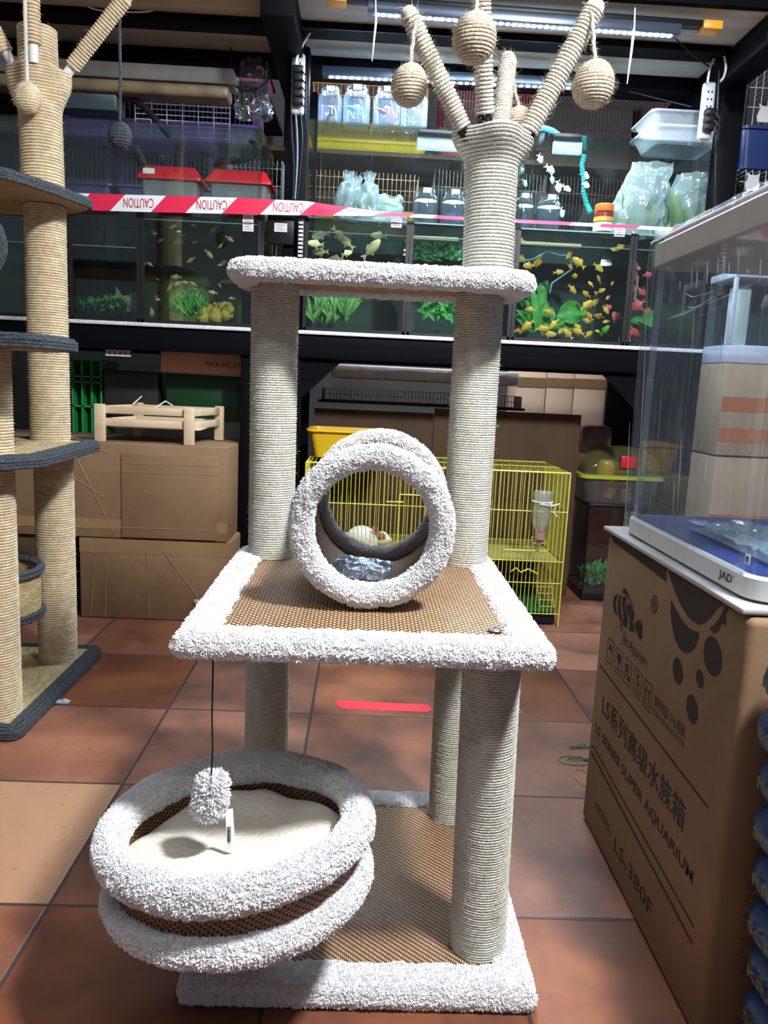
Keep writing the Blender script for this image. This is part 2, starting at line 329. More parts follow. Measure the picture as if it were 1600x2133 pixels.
def trim_ring(x0, x1, y0, y1, r, prof, lump=0.0025, seed=0.0, wj=0.10, step=0.008):
    mb = MB(); rows = []
    for px, py, nx, ny in rrect(x0, x1, y0, y1, r, step):
        row = []; wn = 1+wj*nz(px*28+seed, py*28, 3.1)+wj*0.8*nz(px*60+seed, py*60, 9.1)
        for k, (o, z) in enumerate(prof):
            l = lump*nz(px*55+seed, py*55, z*60+k)
            if o < -0.03: o = o*wn
            if o >= 0: q = (px+nx*(o+l), py+ny*(o+l))
            else:
                d = -o; rr_ = 0 if not hasattr(r, '__len__') else 0
                q = (min(max(px-nx*min(d, .012), x0+d), x1-d), min(max(py-ny*min(d, .012), y0+d), y1-d))
                q = (q[0], q[1])
            row.append((q[0], q[1], z+(l if abs(o) > .004 else 0)))
        rows.append(row)
    mb.grid(rows, closeu=True); return mb
def put_text(s_, name, o, ex, ey, w_, h_, mat, parent, thick=0.0004, font=None, bold=0.0, shear=0.0):
    cu_ = bpy.data.curves.new(name, 'FONT'); cu_.body = s_; cu_.offset = bold; cu_.shear = shear; cu_.resolution_u = 3
    t = bpy.data.objects.new('tmp_text', cu_); COL.objects.link(t); bpy.context.view_layer.update()
    me = bpy.data.meshes.new_from_object(t.evaluated_get(bpy.context.evaluated_depsgraph_get())); bpy.data.objects.remove(t)
    n = len(me.vertices)
    if n == 0: return None
    a = np.zeros(n*3, np.float32); me.vertices.foreach_get('co', a); a = a.reshape(-1, 3); lo = a.min(0); hi = a.max(0)
    ex = np.array(ex, float); ey = np.array(ey, float); ex /= np.linalg.norm(ex); ey /= np.linalg.norm(ey); nn = np.cross(ex, ey)
    u = (a[:, 0]-lo[0])/(hi[0]-lo[0])*w_; v = (a[:, 1]-lo[1])/(hi[1]-lo[1])*h_
    P = np.array(o, float)+u[:, None]*ex+v[:, None]*ey+nn*thick
    me.vertices.foreach_set('co', P.astype(np.float32).reshape(-1)); me.update(); me.name = name; me.materials.clear(); me.materials.append(mat)
    ob = bpy.data.objects.new(name, me); COL.objects.link(ob)
    if parent: ob.parent = parent; ob.location = -root_of(parent)
    return ob
def struct(o): o['kind'] = 'structure'; return o
# ================================================================== THE ROOM
def floor_mat():
    m = bpy.data.materials.new('terracotta_tiles'); m.use_nodes = True; nt = m.node_tree; N = nt.nodes; L = nt.links; b = N['Principled BSDF']
    tc = N.new('ShaderNodeTexCoord'); sp = N.new('ShaderNodeSeparateXYZ'); L.new(tc.outputs['Object'], sp.inputs[0])
    def M(op, a, b_=None, c=None):
        q = N.new('ShaderNodeMath'); q.operation = op
        for i, x in enumerate((a, b_, c)):
            if x is None: continue
            if isinstance(x, (int, float)): q.inputs[i].default_value = x
            else: L.new(x, q.inputs[i])
        return q.outputs[0]
    u = M('DIVIDE', M('ADD', sp.outputs[0], 0.126), 0.4325); v = M('DIVIDE', M('ADD', sp.outputs[1], -1.333), 0.447)
    fu = M('FRACT', u); fv = M('FRACT', v); iu = M('FLOOR', u); iv = M('FLOOR', v)
    eu = M('MINIMUM', fu, M('SUBTRACT', 1.0, fu)); ev = M('MINIMUM', fv, M('SUBTRACT', 1.0, fv)); e = M('MINIMUM', eu, ev)
    g = N.new('ShaderNodeMapRange'); g.inputs[1].default_value = 0.006; g.inputs[2].default_value = 0.011; L.new(e, g.inputs[0])
    cb = N.new('ShaderNodeCombineXYZ'); L.new(iu, cb.inputs[0]); L.new(iv, cb.inputs[1])
    wn = N.new('ShaderNodeTexWhiteNoise'); L.new(cb.outputs[0], wn.inputs[0])
    # every tile has its own cloudy pattern
    off = N.new('ShaderNodeVectorMath'); off.operation = 'MULTIPLY_ADD'; off.inputs[1].default_value = (7, 5, 3); L.new(wn.outputs['Color'], off.inputs[0]); L.new(tc.outputs['Object'], off.inputs[2])
    n1 = N.new('ShaderNodeTexNoise'); n1.inputs['Scale'].default_value = 4.5; n1.inputs['Detail'].default_value = 6; n1.inputs['Roughness'].default_value = 0.6; L.new(off.outputs[0], n1.inputs['Vector'])
    r = N.new('ShaderNodeValToRGB'); el = r.color_ramp.elements; el[0].position = 0.3; el[0].color = (0.095, 0.036, 0.024, 1); el[1].position = 0.72; el[1].color = (0.31, 0.115, 0.052, 1)
    x = el.new(0.5); x.color = (0.20, 0.070, 0.034, 1); L.new(n1.outputs[0], r.inputs[0])
    hsv = N.new('ShaderNodeHueSaturation'); L.new(M('MULTIPLY_ADD', wn.outputs[0], 0.35, 0.83), hsv.inputs['Value']); L.new(M('MULTIPLY_ADD', wn.outputs[0], -0.25, 1.08), hsv.inputs['Saturation']); L.new(r.outputs[0], hsv.inputs['Color'])
    # one tile left of the basket is a paler replacement
    pk = M('MULTIPLY', M('COMPARE', iu, -2.0, 0.1), M('COMPARE', iv, 0.0, 0.1))
    pk = M('ADD', pk, M('MULTIPLY', M('COMPARE', iu, -3.0, 0.1), M('COMPARE', iv, 0.0, 0.1)))
    mp = N.new('ShaderNodeMixRGB'); mp.inputs[2].default_value = (0.40, 0.225, 0.13, 1); L.new(M('MULTIPLY', pk, 0.88), mp.inputs[0]); L.new(hsv.outputs[0], mp.inputs[1])
    # scuffs
    n2 = N.new('ShaderNodeTexNoise'); n2.inputs['Scale'].default_value = 38; n2.inputs['Detail'].default_value = 8; L.new(tc.outputs['Object'], n2.inputs['Vector'])
    sr = N.new('ShaderNodeMapRange'); sr.inputs[1].default_value = 0.62; sr.inputs[2].default_value = 0.74; sr.inputs[4].default_value = 0.45; L.new(n2.outputs[0], sr.inputs[0])
    ms = N.new('ShaderNodeMixRGB'); ms.inputs[2].default_value = (0.08, 0.045, 0.035, 1); L.new(sr.outputs[0], ms.inputs[0]); L.new(mp.outputs[0], ms.inputs[1])
    mg = N.new('ShaderNodeMixRGB'); mg.inputs[1].default_value = (0.045, 0.035, 0.033, 1); L.new(g.outputs[0], mg.inputs[0]); L.new(ms.outputs[0], mg.inputs[2]); L.new(mg.outputs[0], b.inputs['Base Color'])
    rr = N.new('ShaderNodeMapRange'); rr.inputs[3].default_value = 0.40; rr.inputs[4].default_value = 0.52; L.new(n1.outputs[0], rr.inputs[0]); L.new(rr.outputs[0], b.inputs['Roughness'])
    bu = N.new('ShaderNodeBump'); bu.inputs['Strength'].default_value = 0.5; bu.inputs['Distance'].default_value = 0.003
    hh = M('ADD', g.outputs[0], M('MULTIPLY', n2.outputs[0], 0.25)); L.new(hh, bu.inputs['Height']); L.new(bu.outputs[0], b.inputs['Normal'])
    return m
struct(MB().box(-3.2, 3.2, -1.5, 5.2, -0.05, 0).build('floor', floor_mat(), smooth=False))
WALL = pm('dim_grey_wall', (0.10, 0.10, 0.105), (0.13, 0.13, 0.135), ns=3, rough=0.9)
struct(MB().box(-3.2, 3.2, 5.2, 5.3, -0.05, 3.4).build('wall_back', WALL, smooth=False))
struct(MB().box(3.2, 3.3, 2.6, 5.3, -0.05, 3.4).build('wall_right', WALL, smooth=False))
struct(MB().box(-3.3, -3.2, 2.6, 5.3, -0.05, 3.4).build('wall_left', WALL, smooth=False))

# ================================================================== THE WHITE CAT TREE
tree = thing('cat_tree', 'tall cat tree with white plush edges and white sisal posts, topped by hanging rope balls', 'cat tree', (0.02, 1.4, 0))
BX = (-0.255, 0.312, 1.105, 1.715)
MX = (-0.258, 0.287, 1.075, 1.685)
TX = (-0.262, 0.306, 1.485, 1.725)
def platform(name, X, zb, zt, r, w_, tr_r, matname, matmat, seed, dens=190000):
    p = MB().prism([(q[0], q[1]) for q in rrect(X[0]+.004, X[1]-.004, X[2]+.004, X[3]-.004, tr_r)], zb, zt).build(name, BOARD, tree)
    if matmat:
        g = 0.03; MB().bbox(X[0]+g, X[1]-g, X[2]+g, X[3]-g, zt, zt+0.004, 0.001).build(matname, matmat, p)
    e = 0.010; m = (zb+zt)/2
    prof = [(-w_, zt+.003), (-w_+.006, zt+.009), (-w_*.6, zt+.011), (-.02, zt+.012), (-.006, zt+.010), (.004, zt+.004), (.0095, m), (.005, zb-.003), (-.005, zb-.007), (-.02, zb-.008), (-w_*.6, zb-.007), (-w_*.85, zb-.003), (-w_*.9, zb)]
    if not matmat: prof = [(-.118, zt+.004), (-.09, zt+.010), (-.05, zt+.011)]+prof[3:]
    t = trim_ring(*X, tr_r, prof, seed=seed); t.fur(260000, 0.0056, 0.0016, 0.75)
    return t.build('plush_trim', PLUSH, p)
platform('base_platform', BX, 0.008, 0.030, 0.01, 0.058, 0.010, 'woven_mat', MATB, 1.0)
platform('middle_platform', MX, 0.603, 0.621, 0.01, 0.052, 0.012, 'woven_mat', MATW, 5.0)
platform('top_platform', TX, 1.189, 1.209, 0.055, 0.045, [0.035, 0.06, 0.06, 0.055], '', None, 9.0)
# the centre of the top perch is plush too
for (nm, p0, p1, r) in (('sisal_post', (0.237, 1.216, 0.034), (0.226, 1.216, 0.603), 0.0475),
                        ('sisal_post', (0.232, 1.631, 0.034), (0.226, 1.631, 0.603), 0.0475),
                        ('sisal_post', (-0.190, 1.631, 0.034), (-0.190, 1.631, 0.603), 0.0475),
                        ('sisal_post', (0.228, 1.631, 0.625), (0.226, 1.631, 1.189), 0.0485),
                        ('sisal_post', (-0.189, 1.631, 0.625), (-0.192, 1.631, 1.189), 0.0478)):
    mb = MB(); sisal(mb, p0, p1, r); mb.fuzz(6000, 0.010); mb.build(nm, SISAL, tree)
# trunk with its flared crown
def rf_main(s_, th):
    z = 1.215+s_*0.285
    r = 0.0500
    k = min(1, max(0, (z-1.43)/0.06)); k = k*k*(3-2*k)
    lob = 0.5+0.5*math.cos(4*th-0.6)
    return r+k*(0.016+0.016*lob)
mb = MB(); sisal(mb, (0.238, 1.631, 1.215), (0.232, 1.631, 1.500), 0.05, pitch=0.0066, rf=rf_main, amp=0.0019, seg=64); mb.fuzz(14000, 0.012)
trunk = mb.build('rope_trunk', SISAL, tree)
mb = MB(); mb.tube([(0.232+0.045*math.cos(a), 1.631+0.045*math.sin(a), 1.503+0.004*math.sin(3*a)) for a in [2*PI*i/40 for i in range(40)]], 0.0045, closed=True)
mb.tube([(0.235+0.028*math.cos(a), 1.64+0.030*math.sin(a), 1.508) for a in [2*PI*i/30 for i in range(30)]], 0.0045, closed=True)
mb.fuzz(60000, 0.010); mb.build('rope_coil', SISAL, trunk)
ROPEBR = pm('raw_jute_rope', (0.62, 0.57, 0.46), (0.76, 0.72, 0.61), ns=50, rough=0.9, bump=0.8, bs=400)
BR = [((0.168, 1.60, 1.497), (0.052, 1.555, 1.672), 0.0165, (0.057, 1.545, 1.548), 0.0335),
      ((0.207, 1.585, 1.520), (0.166, 1.50, 1.780), 0.0165, (0.163, 1.455, 1.598), 0.0375),
      ((0.252, 1.68, 1.527), (0.273, 1.77, 1.690), 0.0170, (0.302, 1.765, 1.560), 0.0330),
      ((0.300, 1.625, 1.505), (0.408, 1.61, 1.728), 0.0185, (0.407, 1.57, 1.577), 0.0385)]
for (a, b, r, bc, br) in BR:
    a = Vector(a); b = Vector(b); mb = MB(); sisal(mb, a, b, r, pitch=0.0068, seg=24, amp=0.0017, r1=r*1.0); mb.ball(b, r*0.98, 20, 8); mb.fuzz(26000, 0.016)
    o = mb.build('rope_branch', ROPEBR, tree)
    t = (b-a).normalized(); mb = MB(); mb.tube([a-t*0.028, a+t*0.004], r*0.86, 16); mb.build('dark_peg', BLACKP, o)
    bb = rope_ball(bc, br, JUTE, 'rope_ball', tree)
    mb = MB(); st = b-t*0.02+Vector((0.0, -r, 0)); pts = [st.lerp(Vector((bc[0], bc[1], bc[2]+br*1.05)), k/8)+Vector((0.0012*math.sin(k*2.1), 0, 0)) for k in range(9)]
    mb.tube(pts, 0.0036, 8); mb.fuzz(90000, 0.011); mb.build('hanging_cord', ROPEBR, bb)
# tunnel
cyl = (0.018, 0.766); tub = thing  # centre x, z
TC = Vector((0.018, 1.24, 0.0)); RZ = 0.1345
tun_x0, tun_x1 = 0.020, 0.036
n = 96; mb = MB(); rows = []; uv = []
for iy in range(2):
    y = 1.250+iy*0.295; cx = tun_x0+(tun_x1-tun_x0)*iy
    rows.append([(cx+0.122*math.cos(2*PI*k/n), y, 0.632+0.010+0.122+0.122*math.sin(2*PI*k/n)) for k in range(n)])
P = np.array(rows); P2 = P.copy()
for iy in range(2):
    cx = tun_x0+(tun_x1-tun_x0)*iy; c = np.array([cx, 0, 0.764]); P2[iy][:, 0] = cx+(P[iy][:, 0]-cx)*0.965; P2[iy][:, 2] = 0.764+(P[iy][:, 2]-0.764)*0.965
def tube_uv(Pm, R):
    n0, m0 = Pm.shape[:2]; V = []; U = []
    for i in range(n0):
        for j in range(m0+1): V.append(Pm[i][j % m0]); U.append((2*PI*R*j/m0, i*0.295))
    F = [(i*(m0+1)+j, i*(m0+1)+j+1, (i+1)*(m0+1)+j+1, (i+1)*(m0+1)+j) for i in range(n0-1) for j in range(m0)]
    return V, F, U
V, F, U = tube_uv(P, 0.122); V2, F2, U2 = tube_uv(P2, 0.118); mb.add(V, F); mb.add(V2, [f[::-1] for f in F2]); mb.uv = U+U2
tunnel = mb.build('tunnel', MATC, tree)
def plush_ring(cx, y, cz, R, rt, name, parent, ry=None, seed=0, dens=190000, ylen=0.016, M=None, inner=0.0):
    mb = MB(); rows = []; K = 140
    for k in range(K):
        a = 2*PI*k/K; row = []
        for q in range(14):
            b = 2*PI*q/14; l = 1+0.13*nz(math.cos(a)*3+seed, math.sin(a)*3, b)+0.06*nz(math.cos(a)*9+seed, math.sin(a)*9, b*2)
            rr = R+rt*math.cos(b)*l; yy = ylen*math.sin(b)*l
            p = Vector((cx+rr*math.cos(a), y+yy, cz+rr*math.sin(a)))
            row.append(M @ p if M is not None else p)
        rows.append(row)
    mb.grid(rows, True, True); mb.fur(260000, 0.0060, 0.0016, 0.75); return mb.build(name, PLUSH, parent)
plush_ring(tun_x0, 1.255, 0.766, 0.1165, 0.0190, 'plush_ring', tunnel, seed=2, ylen=0.024)
plush_ring(tun_x1, 1.545, 0.773, 0.1200, 0.0165, 'plush_ring', tunnel, seed=7, ylen=0.024)
# bolt cap on the middle mat
mb = MB(); mb.lathe([(0.0001, 0.6275), (0.004, 0.6275), (0.0045, 0.6262), (0.0105, 0.6262), (0.0115, 0.6252), (0.0115, 0.6242)], (0.218, 1.160, 0.004), 24); mb.build('bolt_cap', STEEL, tree)
# basket lounge, tilted down to the left
BC = Vector((-0.174, 1.128, 0.309)); BR_ = 0.189
BM = Matrix.Translation(BC) @ Matrix.Rotation(math.radians(-4.5), 4, 'Y') @ Matrix.Rotation(math.radians(-2.5), 4, 'X')
n = 120; mb = MB(); rows = []
for iz in range(2): rows.append([BM @ Vector((BR_*math.cos(2*PI*k/n), BR_*math.sin(2*PI*k/n), -0.072+iz*0.072)) for k in range(n)])
P = np.array([[tuple(p) for p in r_] for r_ in rows]); rows2 = []
for iz in range(2): rows2.append([tuple(BM @ Vector(((BR_-.005)*math.cos(2*PI*k/n), (BR_-.005)*math.sin(2*PI*k/n), -0.072+iz*0.072))) for k in range(n)])
V, F, U = tube_uv(P, BR_); U = [(u, v*0.072/0.295) for u, v in U]; V2, F2, U2 = tube_uv(np.array(rows2), BR_); U2 = [(u, v*0.072/0.295) for u, v in U2]
mb.add(V, F); mb.add(V2, [f[::-1] for f in F2]); mb.uv = U+U2
basket = mb.build('basket', MATC, tree)
mb = MB(); mb.lathe([(0.0001, -0.082), (BR_, -0.082), (BR_, -0.074), (0.0001, -0.074)], (0, 0, 0), 64, M=BM); mb.build('basket_floor', BOARD, basket)
MR = BM @ Matrix.Rotation(PI/2, 4, 'X')
plush_ring(0, 0, 0, BR_+0.002, 0.0245, 'plush_ring', basket, seed=11, ylen=0.026, M=MR)
plush_ring(0, -0.084, 0, BR_-0.001, 0.0215, 'plush_ring', basket, seed=15, ylen=0.022, M=MR)
# cushion
mb = MB(); rows = []
for i in range(26):
    rr = 0.001+0.182*i/25; row = []
    for k in range(90):
        a = 2*PI*k/90; x = rr*math.cos(a); y = rr*math.sin(a); e = i/25
        z = -0.040+0.016*e*e-0.026*e**8+0.014*nz(x*8, y*8, 2)+0.006*nz(x*22, y*22, 5)
        # creases fan out from the middle front
        dx, dy = x-0.05, y+0.02
        for ang in (-0.8, 0.35, 2.6, -2.2):
            dist = abs(-dx*math.sin(ang)+dy*math.cos(ang)); al = dx*math.cos(ang)+dy*math.sin(ang)
            if al > 0: z -= 0.013*math.exp(-(dist/0.010)**2)*min(1, al/0.03)*max(0, 1-al/0.17)
        row.append(BM @ Vector((x, y, z)))
    rows.append(row)
mb.grid(rows, closev=True); cu_o = mb.build('cushion', CREAM, basket, ang=80)
# bracket that hangs the basket from the rear post
mb = MB(); mb.tube([(-0.19, 1.60, 0.175), (-0.19, 1.45, 0.180), (-0.185, 1.20, 0.205)], 0.008, 10); mb.build('bracket', BLACK, tree)
# pompom on a cord
mb = MB(); pc = Vector((-0.209, 1.090, 0.374)); Mp = Matrix.Translation(pc) @ Matrix.Rotation(math.radians(8), 4, 'Y')
mb.lathe([(0.001, -0.034), (0.016, -0.033), (0.0225, -0.024), (0.024, -0.008), (0.023, 0.010), (0.021, 0.025), (0.014, 0.034), (0.001, 0.036)], (0, 0, 0), 22, M=Mp)
mb.fur(260000, 0.0095, 0.0017, 0.9); pom = mb.build('plush_pompom', PLUSH, tree)
MB().tube([(-0.2075, 1.09, 0.600), (-0.2085, 1.09, 0.50), (-0.2070, 1.09, 0.45), (-0.2065, 1.078, 0.412), (-0.206, 1.066, 0.398)], 0.0013, 8).build('black_cord', BLACKP, pom)
tg = MB().bbox(-0.006, 0.006, -0.0004, 0.0004, -0.066, 0.0, 0.0003, M=Matrix.Translation((-0.1815, 1.090, 0.352)) @ Matrix.Rotation(math.radians(-4), 4, 'Y') @ Matrix.Rotation(math.radians(20), 4, 'Z')).build('price_tag', PAPER, pom)
mb = MB()
for i in range(16):
    z = 0.298+i*0.0017; hgt = 0.0004+0.0006*((i*7) % 3)/2
    mb.box(-0.1830, -0.1775, 1.0875, 1.0880, z, z+hgt)
mb.build('printed_marks', INK, tg, smooth=False)
# the silver-blue sachet of fittings lying in the tunnel: a thing of its own
FOIL = pm('blue_silver_foil', (0.38, 0.52, 0.72), (0.72, 0.84, 0.95), ns=45, rough=0.20, metal=0.45, bump=1.0, bs=70)
mb = MB(); rows = []
for i in range(25):
    row = []
    for j in range(15):
        u = i/24*2-1; v = j/14*2-1; e = max(0, 1-abs(u)**4)*max(0, 1-abs(v)**4)
        row.append((u*0.044+0.006*v, v*0.032-0.008*u, 0.010*e+0.005*nz(u*3, v*3, 1)+0.003*nz(u*9, v*9, 4)+0.006))
    rows.append(row)
mb.grid(rows); rows2 = [[(x, y, z-0.012*max(0, 1-abs(i/12-1)**4)*max(0, 1-abs(j/7-1)**4)-.0006) for j, (x, y, z) in enumerate(r_)] for i, r_ in enumerate(rows)]
mb.grid([r_[::-1] for r_ in rows2]); s_ = mb.build('foil_sachet', FOIL, None, loc=(0.006, 1.37, 0.660)); s_.scale = (1.2, 1.15, 1.2); s_.rotation_euler = (math.radians(16), 0, 0.1)
tag(s_, 'crumpled silver-blue foil sachet lying inside the plush-rimmed tunnel', 'sachet')
# ================================================================== AQUARIUM RACK
rack = thing('aquarium_rack', 'black steel shop rack with plywood top shelf, carrying the row of fish tanks', 'rack', (0, 3.5, 0))
def rb(name, x0, x1, y0, y1, z0, z1, mat=BLACK, parent=None, b=0.004): return MB().bbox(x0, x1, y0, y1, z0, z1, b).build(name, mat, parent or rack)
ZB, ZT = 1.092, 1.186
for (x0, x1) in ((-2.15, -2.05), (-0.53, -0.45), (-0.365, -0.275), (1.395, 1.485)):
    for y0 in (3.32, 3.80):
        top = 2.30 if y0 < 3.5 else 2.30
        if x0 == -0.53: top = 1.70
        rb('post', x0, x1, y0, y0+0.07, 0, top)
rb('lower_beam', -2.15, 1.485, 3.30, 3.318, ZB, ZT); rb('lower_beam', -2.15, 1.485, 3.80, 3.87, ZB, ZT)
rb('shelf_panel', -2.10, 1.48, 3.30, 3.86, ZT-0.002, ZT+0.003)
rb('side_panel', 1.25, 1.59, 4.02, 4.04, 0.001, ZB+.05, BLACK)
for (xa, xb) in ((-0.275, -0.10), (1.0, 1.18)):
    s1 = 1 if xa < 0 else -1
    px = [(xa, ZB), (xb, ZB), (xa, ZB-0.17)] if s1 > 0 else [(xb, ZB), (xa, ZB), (xb, ZB-0.17)]
    M_ = Matrix(((1, 0, 0, 0), (0, 0, 1, 0), (0, 1, 0, 0), (0, 0, 0, 1)))
    MB().prism(px, 3.33, 3.345, M_).build('gusset', BLACK, rack, smooth=False)
# top shelf: plywood boards on black cross bars, seen from below
rb('top_shelf_board', -2.15, -0.40, 2.93, 3.66, 2.345, 2.363, PLY); rb('top_shelf_board', -0.31, 1.36, 2.93, 3.66, 2.345, 2.363, PLYW)
for (y0, y1, z0, z1) in ((3.20, 3.30, 2.318, 2.345), (3.52, 3.66, 2.290, 2.345)):
    rb('cross_bar', -2.15, 1.36, y0, y1, z0, z1)
rb('cross_bar', -2.15, 1.36, 2.90, 2.93, 2.345, 2.42); rb('end_bar', 1.36, 1.47, 2.93, 3.86, 2.24, 2.345); rb('end_bar', -0.42, -0.30, 2.93, 3.86, 2.24, 2.345)
t_ = MB().bbox(-0.20, 1.36, 2.80, 3.00, 2.45, 2.47, 0.004).build('upper_shelf_board', PLYW, rack)
tag(recenter(MB().bbox(-2.05, 1.475, 3.285, 3.80, ZT+0.003, ZT+0.018, 0.002).build('foam_sheet', FOAM)), 'long white polystyrene sheet lying under the row of fish tanks', 'foam sheet')
# green tray peeking over the topmost board
tag(recenter(MB().bbox(0.80, 1.22, 2.80, 2.98, 2.4705, 2.53, 0.006).build('green_tray', GRNP)), 'pale green tray on the topmost shelf board, cut by the top edge', 'tray')

# ------------------------------------------------------------------ LED lamps
LEDM = pm('white_led', (1, 1, 1), emit=(0.74, 0.87, 1.0), estr=1000)
LBAR = pm('lamp_aluminium', (0.10, 0.13, 0.18), rough=0.3, metal=0.6)
ORG = pm('orange_plastic', (0.80, 0.36, 0.02), rough=0.4)
led_mesh = None
def led_lamp(name, label, a, b, n, ends, power, wide=0.05):
    global led_mesh
    a = Vector(a); b = Vector(b); t = (b-a).normalized(); L_ = (b-a).length; mid = (a+b)/2
    th = thing(name, label, 'lamp', tuple(mid), 'led lamps over the tanks')
    up = Vector((0, 0, 1)); M = Matrix(((t.x, -t.y, 0, mid.x), (t.y, t.x, 0, mid.y), (t.z, 0, 1, mid.z), (0, 0, 0, 1)))
    MB().bbox(-L_/2-0.02, L_/2+0.02, -wide/2, wide/2, 0.0, 0.034, 0.003, M=M).build('lamp_body', LBAR, th)
    if ends:
        for e in (-1, 1): MB().bbox(e*(L_/2+0.13)-0.035, e*(L_/2+0.13)+0.035, -0.03, 0.03, 0.022, 0.052, 0.005, M=M).build('end_clip', ORG, th)
        MB().bbox(-L_/2-0.10, L_/2+0.10, -0.022, 0.022, 0.034, 0.052, 0.003, M=M).build('mounting_rail', BLACKP, th)
    if led_mesh is None: led_mesh = MB().box(-0.0058, 0.0058, -0.008, 0.008, -0.0012, 0.004).mesh('led'); led_mesh.materials.append(LEDM)
    for i in range(n):
        o = bpy.data.objects.new('led', led_mesh); COL.objects.link(o); o.parent = th
        p = a+(b-a)*(i+0.5)/n; o.location = p-mid
    return th
led_lamp('led_lamp', 'lit white LED tube with orange end clips hanging from the front of the top shelf', tuple(at(778, 30, 2.97)), tuple(at(1402, 76, 2.97)), 46, True, 34)
led_lamp('led_lamp', 'lit white LED tube deeper in the rack, above the jars with fish', tuple(at(682, 160, 3.42)), tuple(at(1275, 188, 3.42)), 42, False, 22)
for x, y, Y, h, lb in ((782, 12, 2.94, 0.18, 'left end'), (1322, 22, 2.94, 0.24, 'right end')):
    p = at(x, y, Y); mb = MB(); mb.tube([p+(0, 0, 0.02), p+(0.004, 0, -0.05), p+(0.0, -0.006, -h*0.6), p+(-0.004, -0.004, -h)], [0.003, 0.004, 0.0035, 0.0015], 6)
    tag(recenter(mb.build('cable_tie', WHITEP)), 'white cable tie dangling at the %s of the bright LED tube' % lb, 'cable tie')
# old fluorescent fitting on the left
fx = thing('fluorescent_fitting', 'unlit dusty grey fluorescent fitting above the left fish tanks', 'lamp', tuple(at(250, 165, 3.35)))
a = at(-60, 140, 3.35); b = at(488, 160, 3.35)
OLD = pm('dusty_grey_metal', (0.08, 0.08, 0.072), (0.13, 0.12, 0.11), ns=8, rough=0.6); OLDB = pm('old_diffuser', (0.10, 0.075, 0.04), (0.17, 0.13, 0.07), ns=10, rough=0.4)
MB().bbox(a[0], b[0], 3.33, 3.45, b[2]-0.035, b[2]+0.025, 0.006).build('housing', OLD, fx)
MB().bbox(a[0], b[0]-0.02, 3.335, 3.44, b[2]-0.085, b[2]-0.037, 0.015, seg=4).build('diffuser', OLDB, fx)
mb = MB(); mb.tube([(b[0]-0.02, 3.38, b[2]+0.02), (b[0]-0.02, 3.38, b[2]+0.12)], 0.003); mb.build('hanging_wire', BLACKP, fx)
mb = MB(); c0 = at(505, 190, 3.36); c1 = at(560, 170, 3.36); c2 = at(575, 130, 3.36)
mb.tube([at(490, 178, 3.36), at(505, 190, 3.36), at(530, 190, 3.36), at(555, 172, 3.36), at(570, 145, 3.36), at(574, 120, 3.36)], 0.004); mb.build('power_lead', BLACKP, fx)

# ------------------------------------------------------------------ FISH TANKS
def water(name, tint, refl=0.05): return thin(name, tint=tint, refl=0.03)
SILIC = pm('black_silicone', (0.008, 0.008, 0.009), rough=0.4)
TY0, TY1 = 3.30, 3.74; TZ0, TZ1 = 1.206, 1.655
def fish_tank(label, x0, x1, wl, tint, back, z1=TZ1, group='glass fish tanks in the lower row', name='fish_tank', y0=TY0, y1=TY1, z0=TZ0, edge=True, dark=True, lid=False):
    t = thing(name, label, 'fish tank', ((x0+x1)/2, (y0+y1)/2, z0), group); g = 0.005
    mb = MB(); mb.box(x0, x1, y0, y0+g, z0, z1); mb.build('front_pane', GLASSG, t, smooth=False)
    mb = MB(); mb.box(x0, x0+g, y0+g, y1-g, z0, z1); mb.build('side_pane', GLASSG, t, smooth=False)
    mb = MB(); mb.box(x1-g, x1, y0+g, y1-g, z0, z1); mb.build('side_pane', GLASSG, t, smooth=False)
    MB().box(x0+g, x1-g, y0+g, y1-g, z0, z0+0.008).build('bottom_pane', SILIC if dark else GLASSG, t, smooth=False)
    MB().box(x0, x1, y1-g, y1, z0, z1).build('back_panel', back, t, smooth=False)
    if edge:
        mb = MB()
        for xx in (x0-0.004, x1-0.010): mb.box(xx, xx+0.014, y0-0.003, y0+0.004, z0, z1)
        mb.box(x0, x1, y0-0.003, y0+0.004, z0, z0+0.012); mb.build('silicone_edge', SILIC, t, smooth=False)
        MB().box(x0, x1, y0-0.0015, y0+g+0.001, z1-0.004, z1+0.001).build('rim', GEDGE, t, smooth=False); MB().box(x0, x1, y1-g, y1, z1-0.004, z1+0.001).build('rim', GEDGE, t, smooth=False)
    if lid: MB().box(x0, x1, y0, y1, z1+0.0015, z1+0.0065).build('glass_lid', GLASSG, t, smooth=False)
    if wl:
        w0 = MB(); w0.box(x0+g+.002, x1-g-.002, y0+g+.002, y1-g-.004, z0+0.010, wl); w0.build('water', water('water_'+str(len(MATS)), tint), t, smooth=False)
        mb = MB(); mb.tube([(x0+g, y0+g+.003, wl), (x1-g, y0+g+.003, wl)], 0.0022, 6); mb.build('waterline', pm('waterline_glint', (0.35, 0.50, 0.50), rough=0.2, alpha=0.6), t)
    return t
BKD = pm('dark_tank_back', (0.026, 0.040, 0.042), (0.05, 0.068, 0.062), ns=4, rough=0.5)
BKG = pm('greenish_tank_back', (0.11, 0.15, 0.08), (0.28, 0.30, 0.11), ns=3, rough=0.6)
BKM = pm('algae_tank_back', (0.02, 0.045, 0.04), (0.04, 0.08, 0.06), ns=3, rough=0.6)
fish_tank('fish tank at the far left, partly hidden behind the dark-edged cat tree', -1.95, -1.25, 1.50, (0.70, 0.88, 0.80), BKM)
fish_tank('half-filled tank with one big fish and a low clump of plants', -1.225, -0.945, 1.50, (0.62, 0.80, 0.80), BKD)
fish_tank('murky green tank full of small grey fish, with a green plant and yellow rock', -0.935, -0.455, 1.615, (0.90, 0.95, 0.84), BKG)
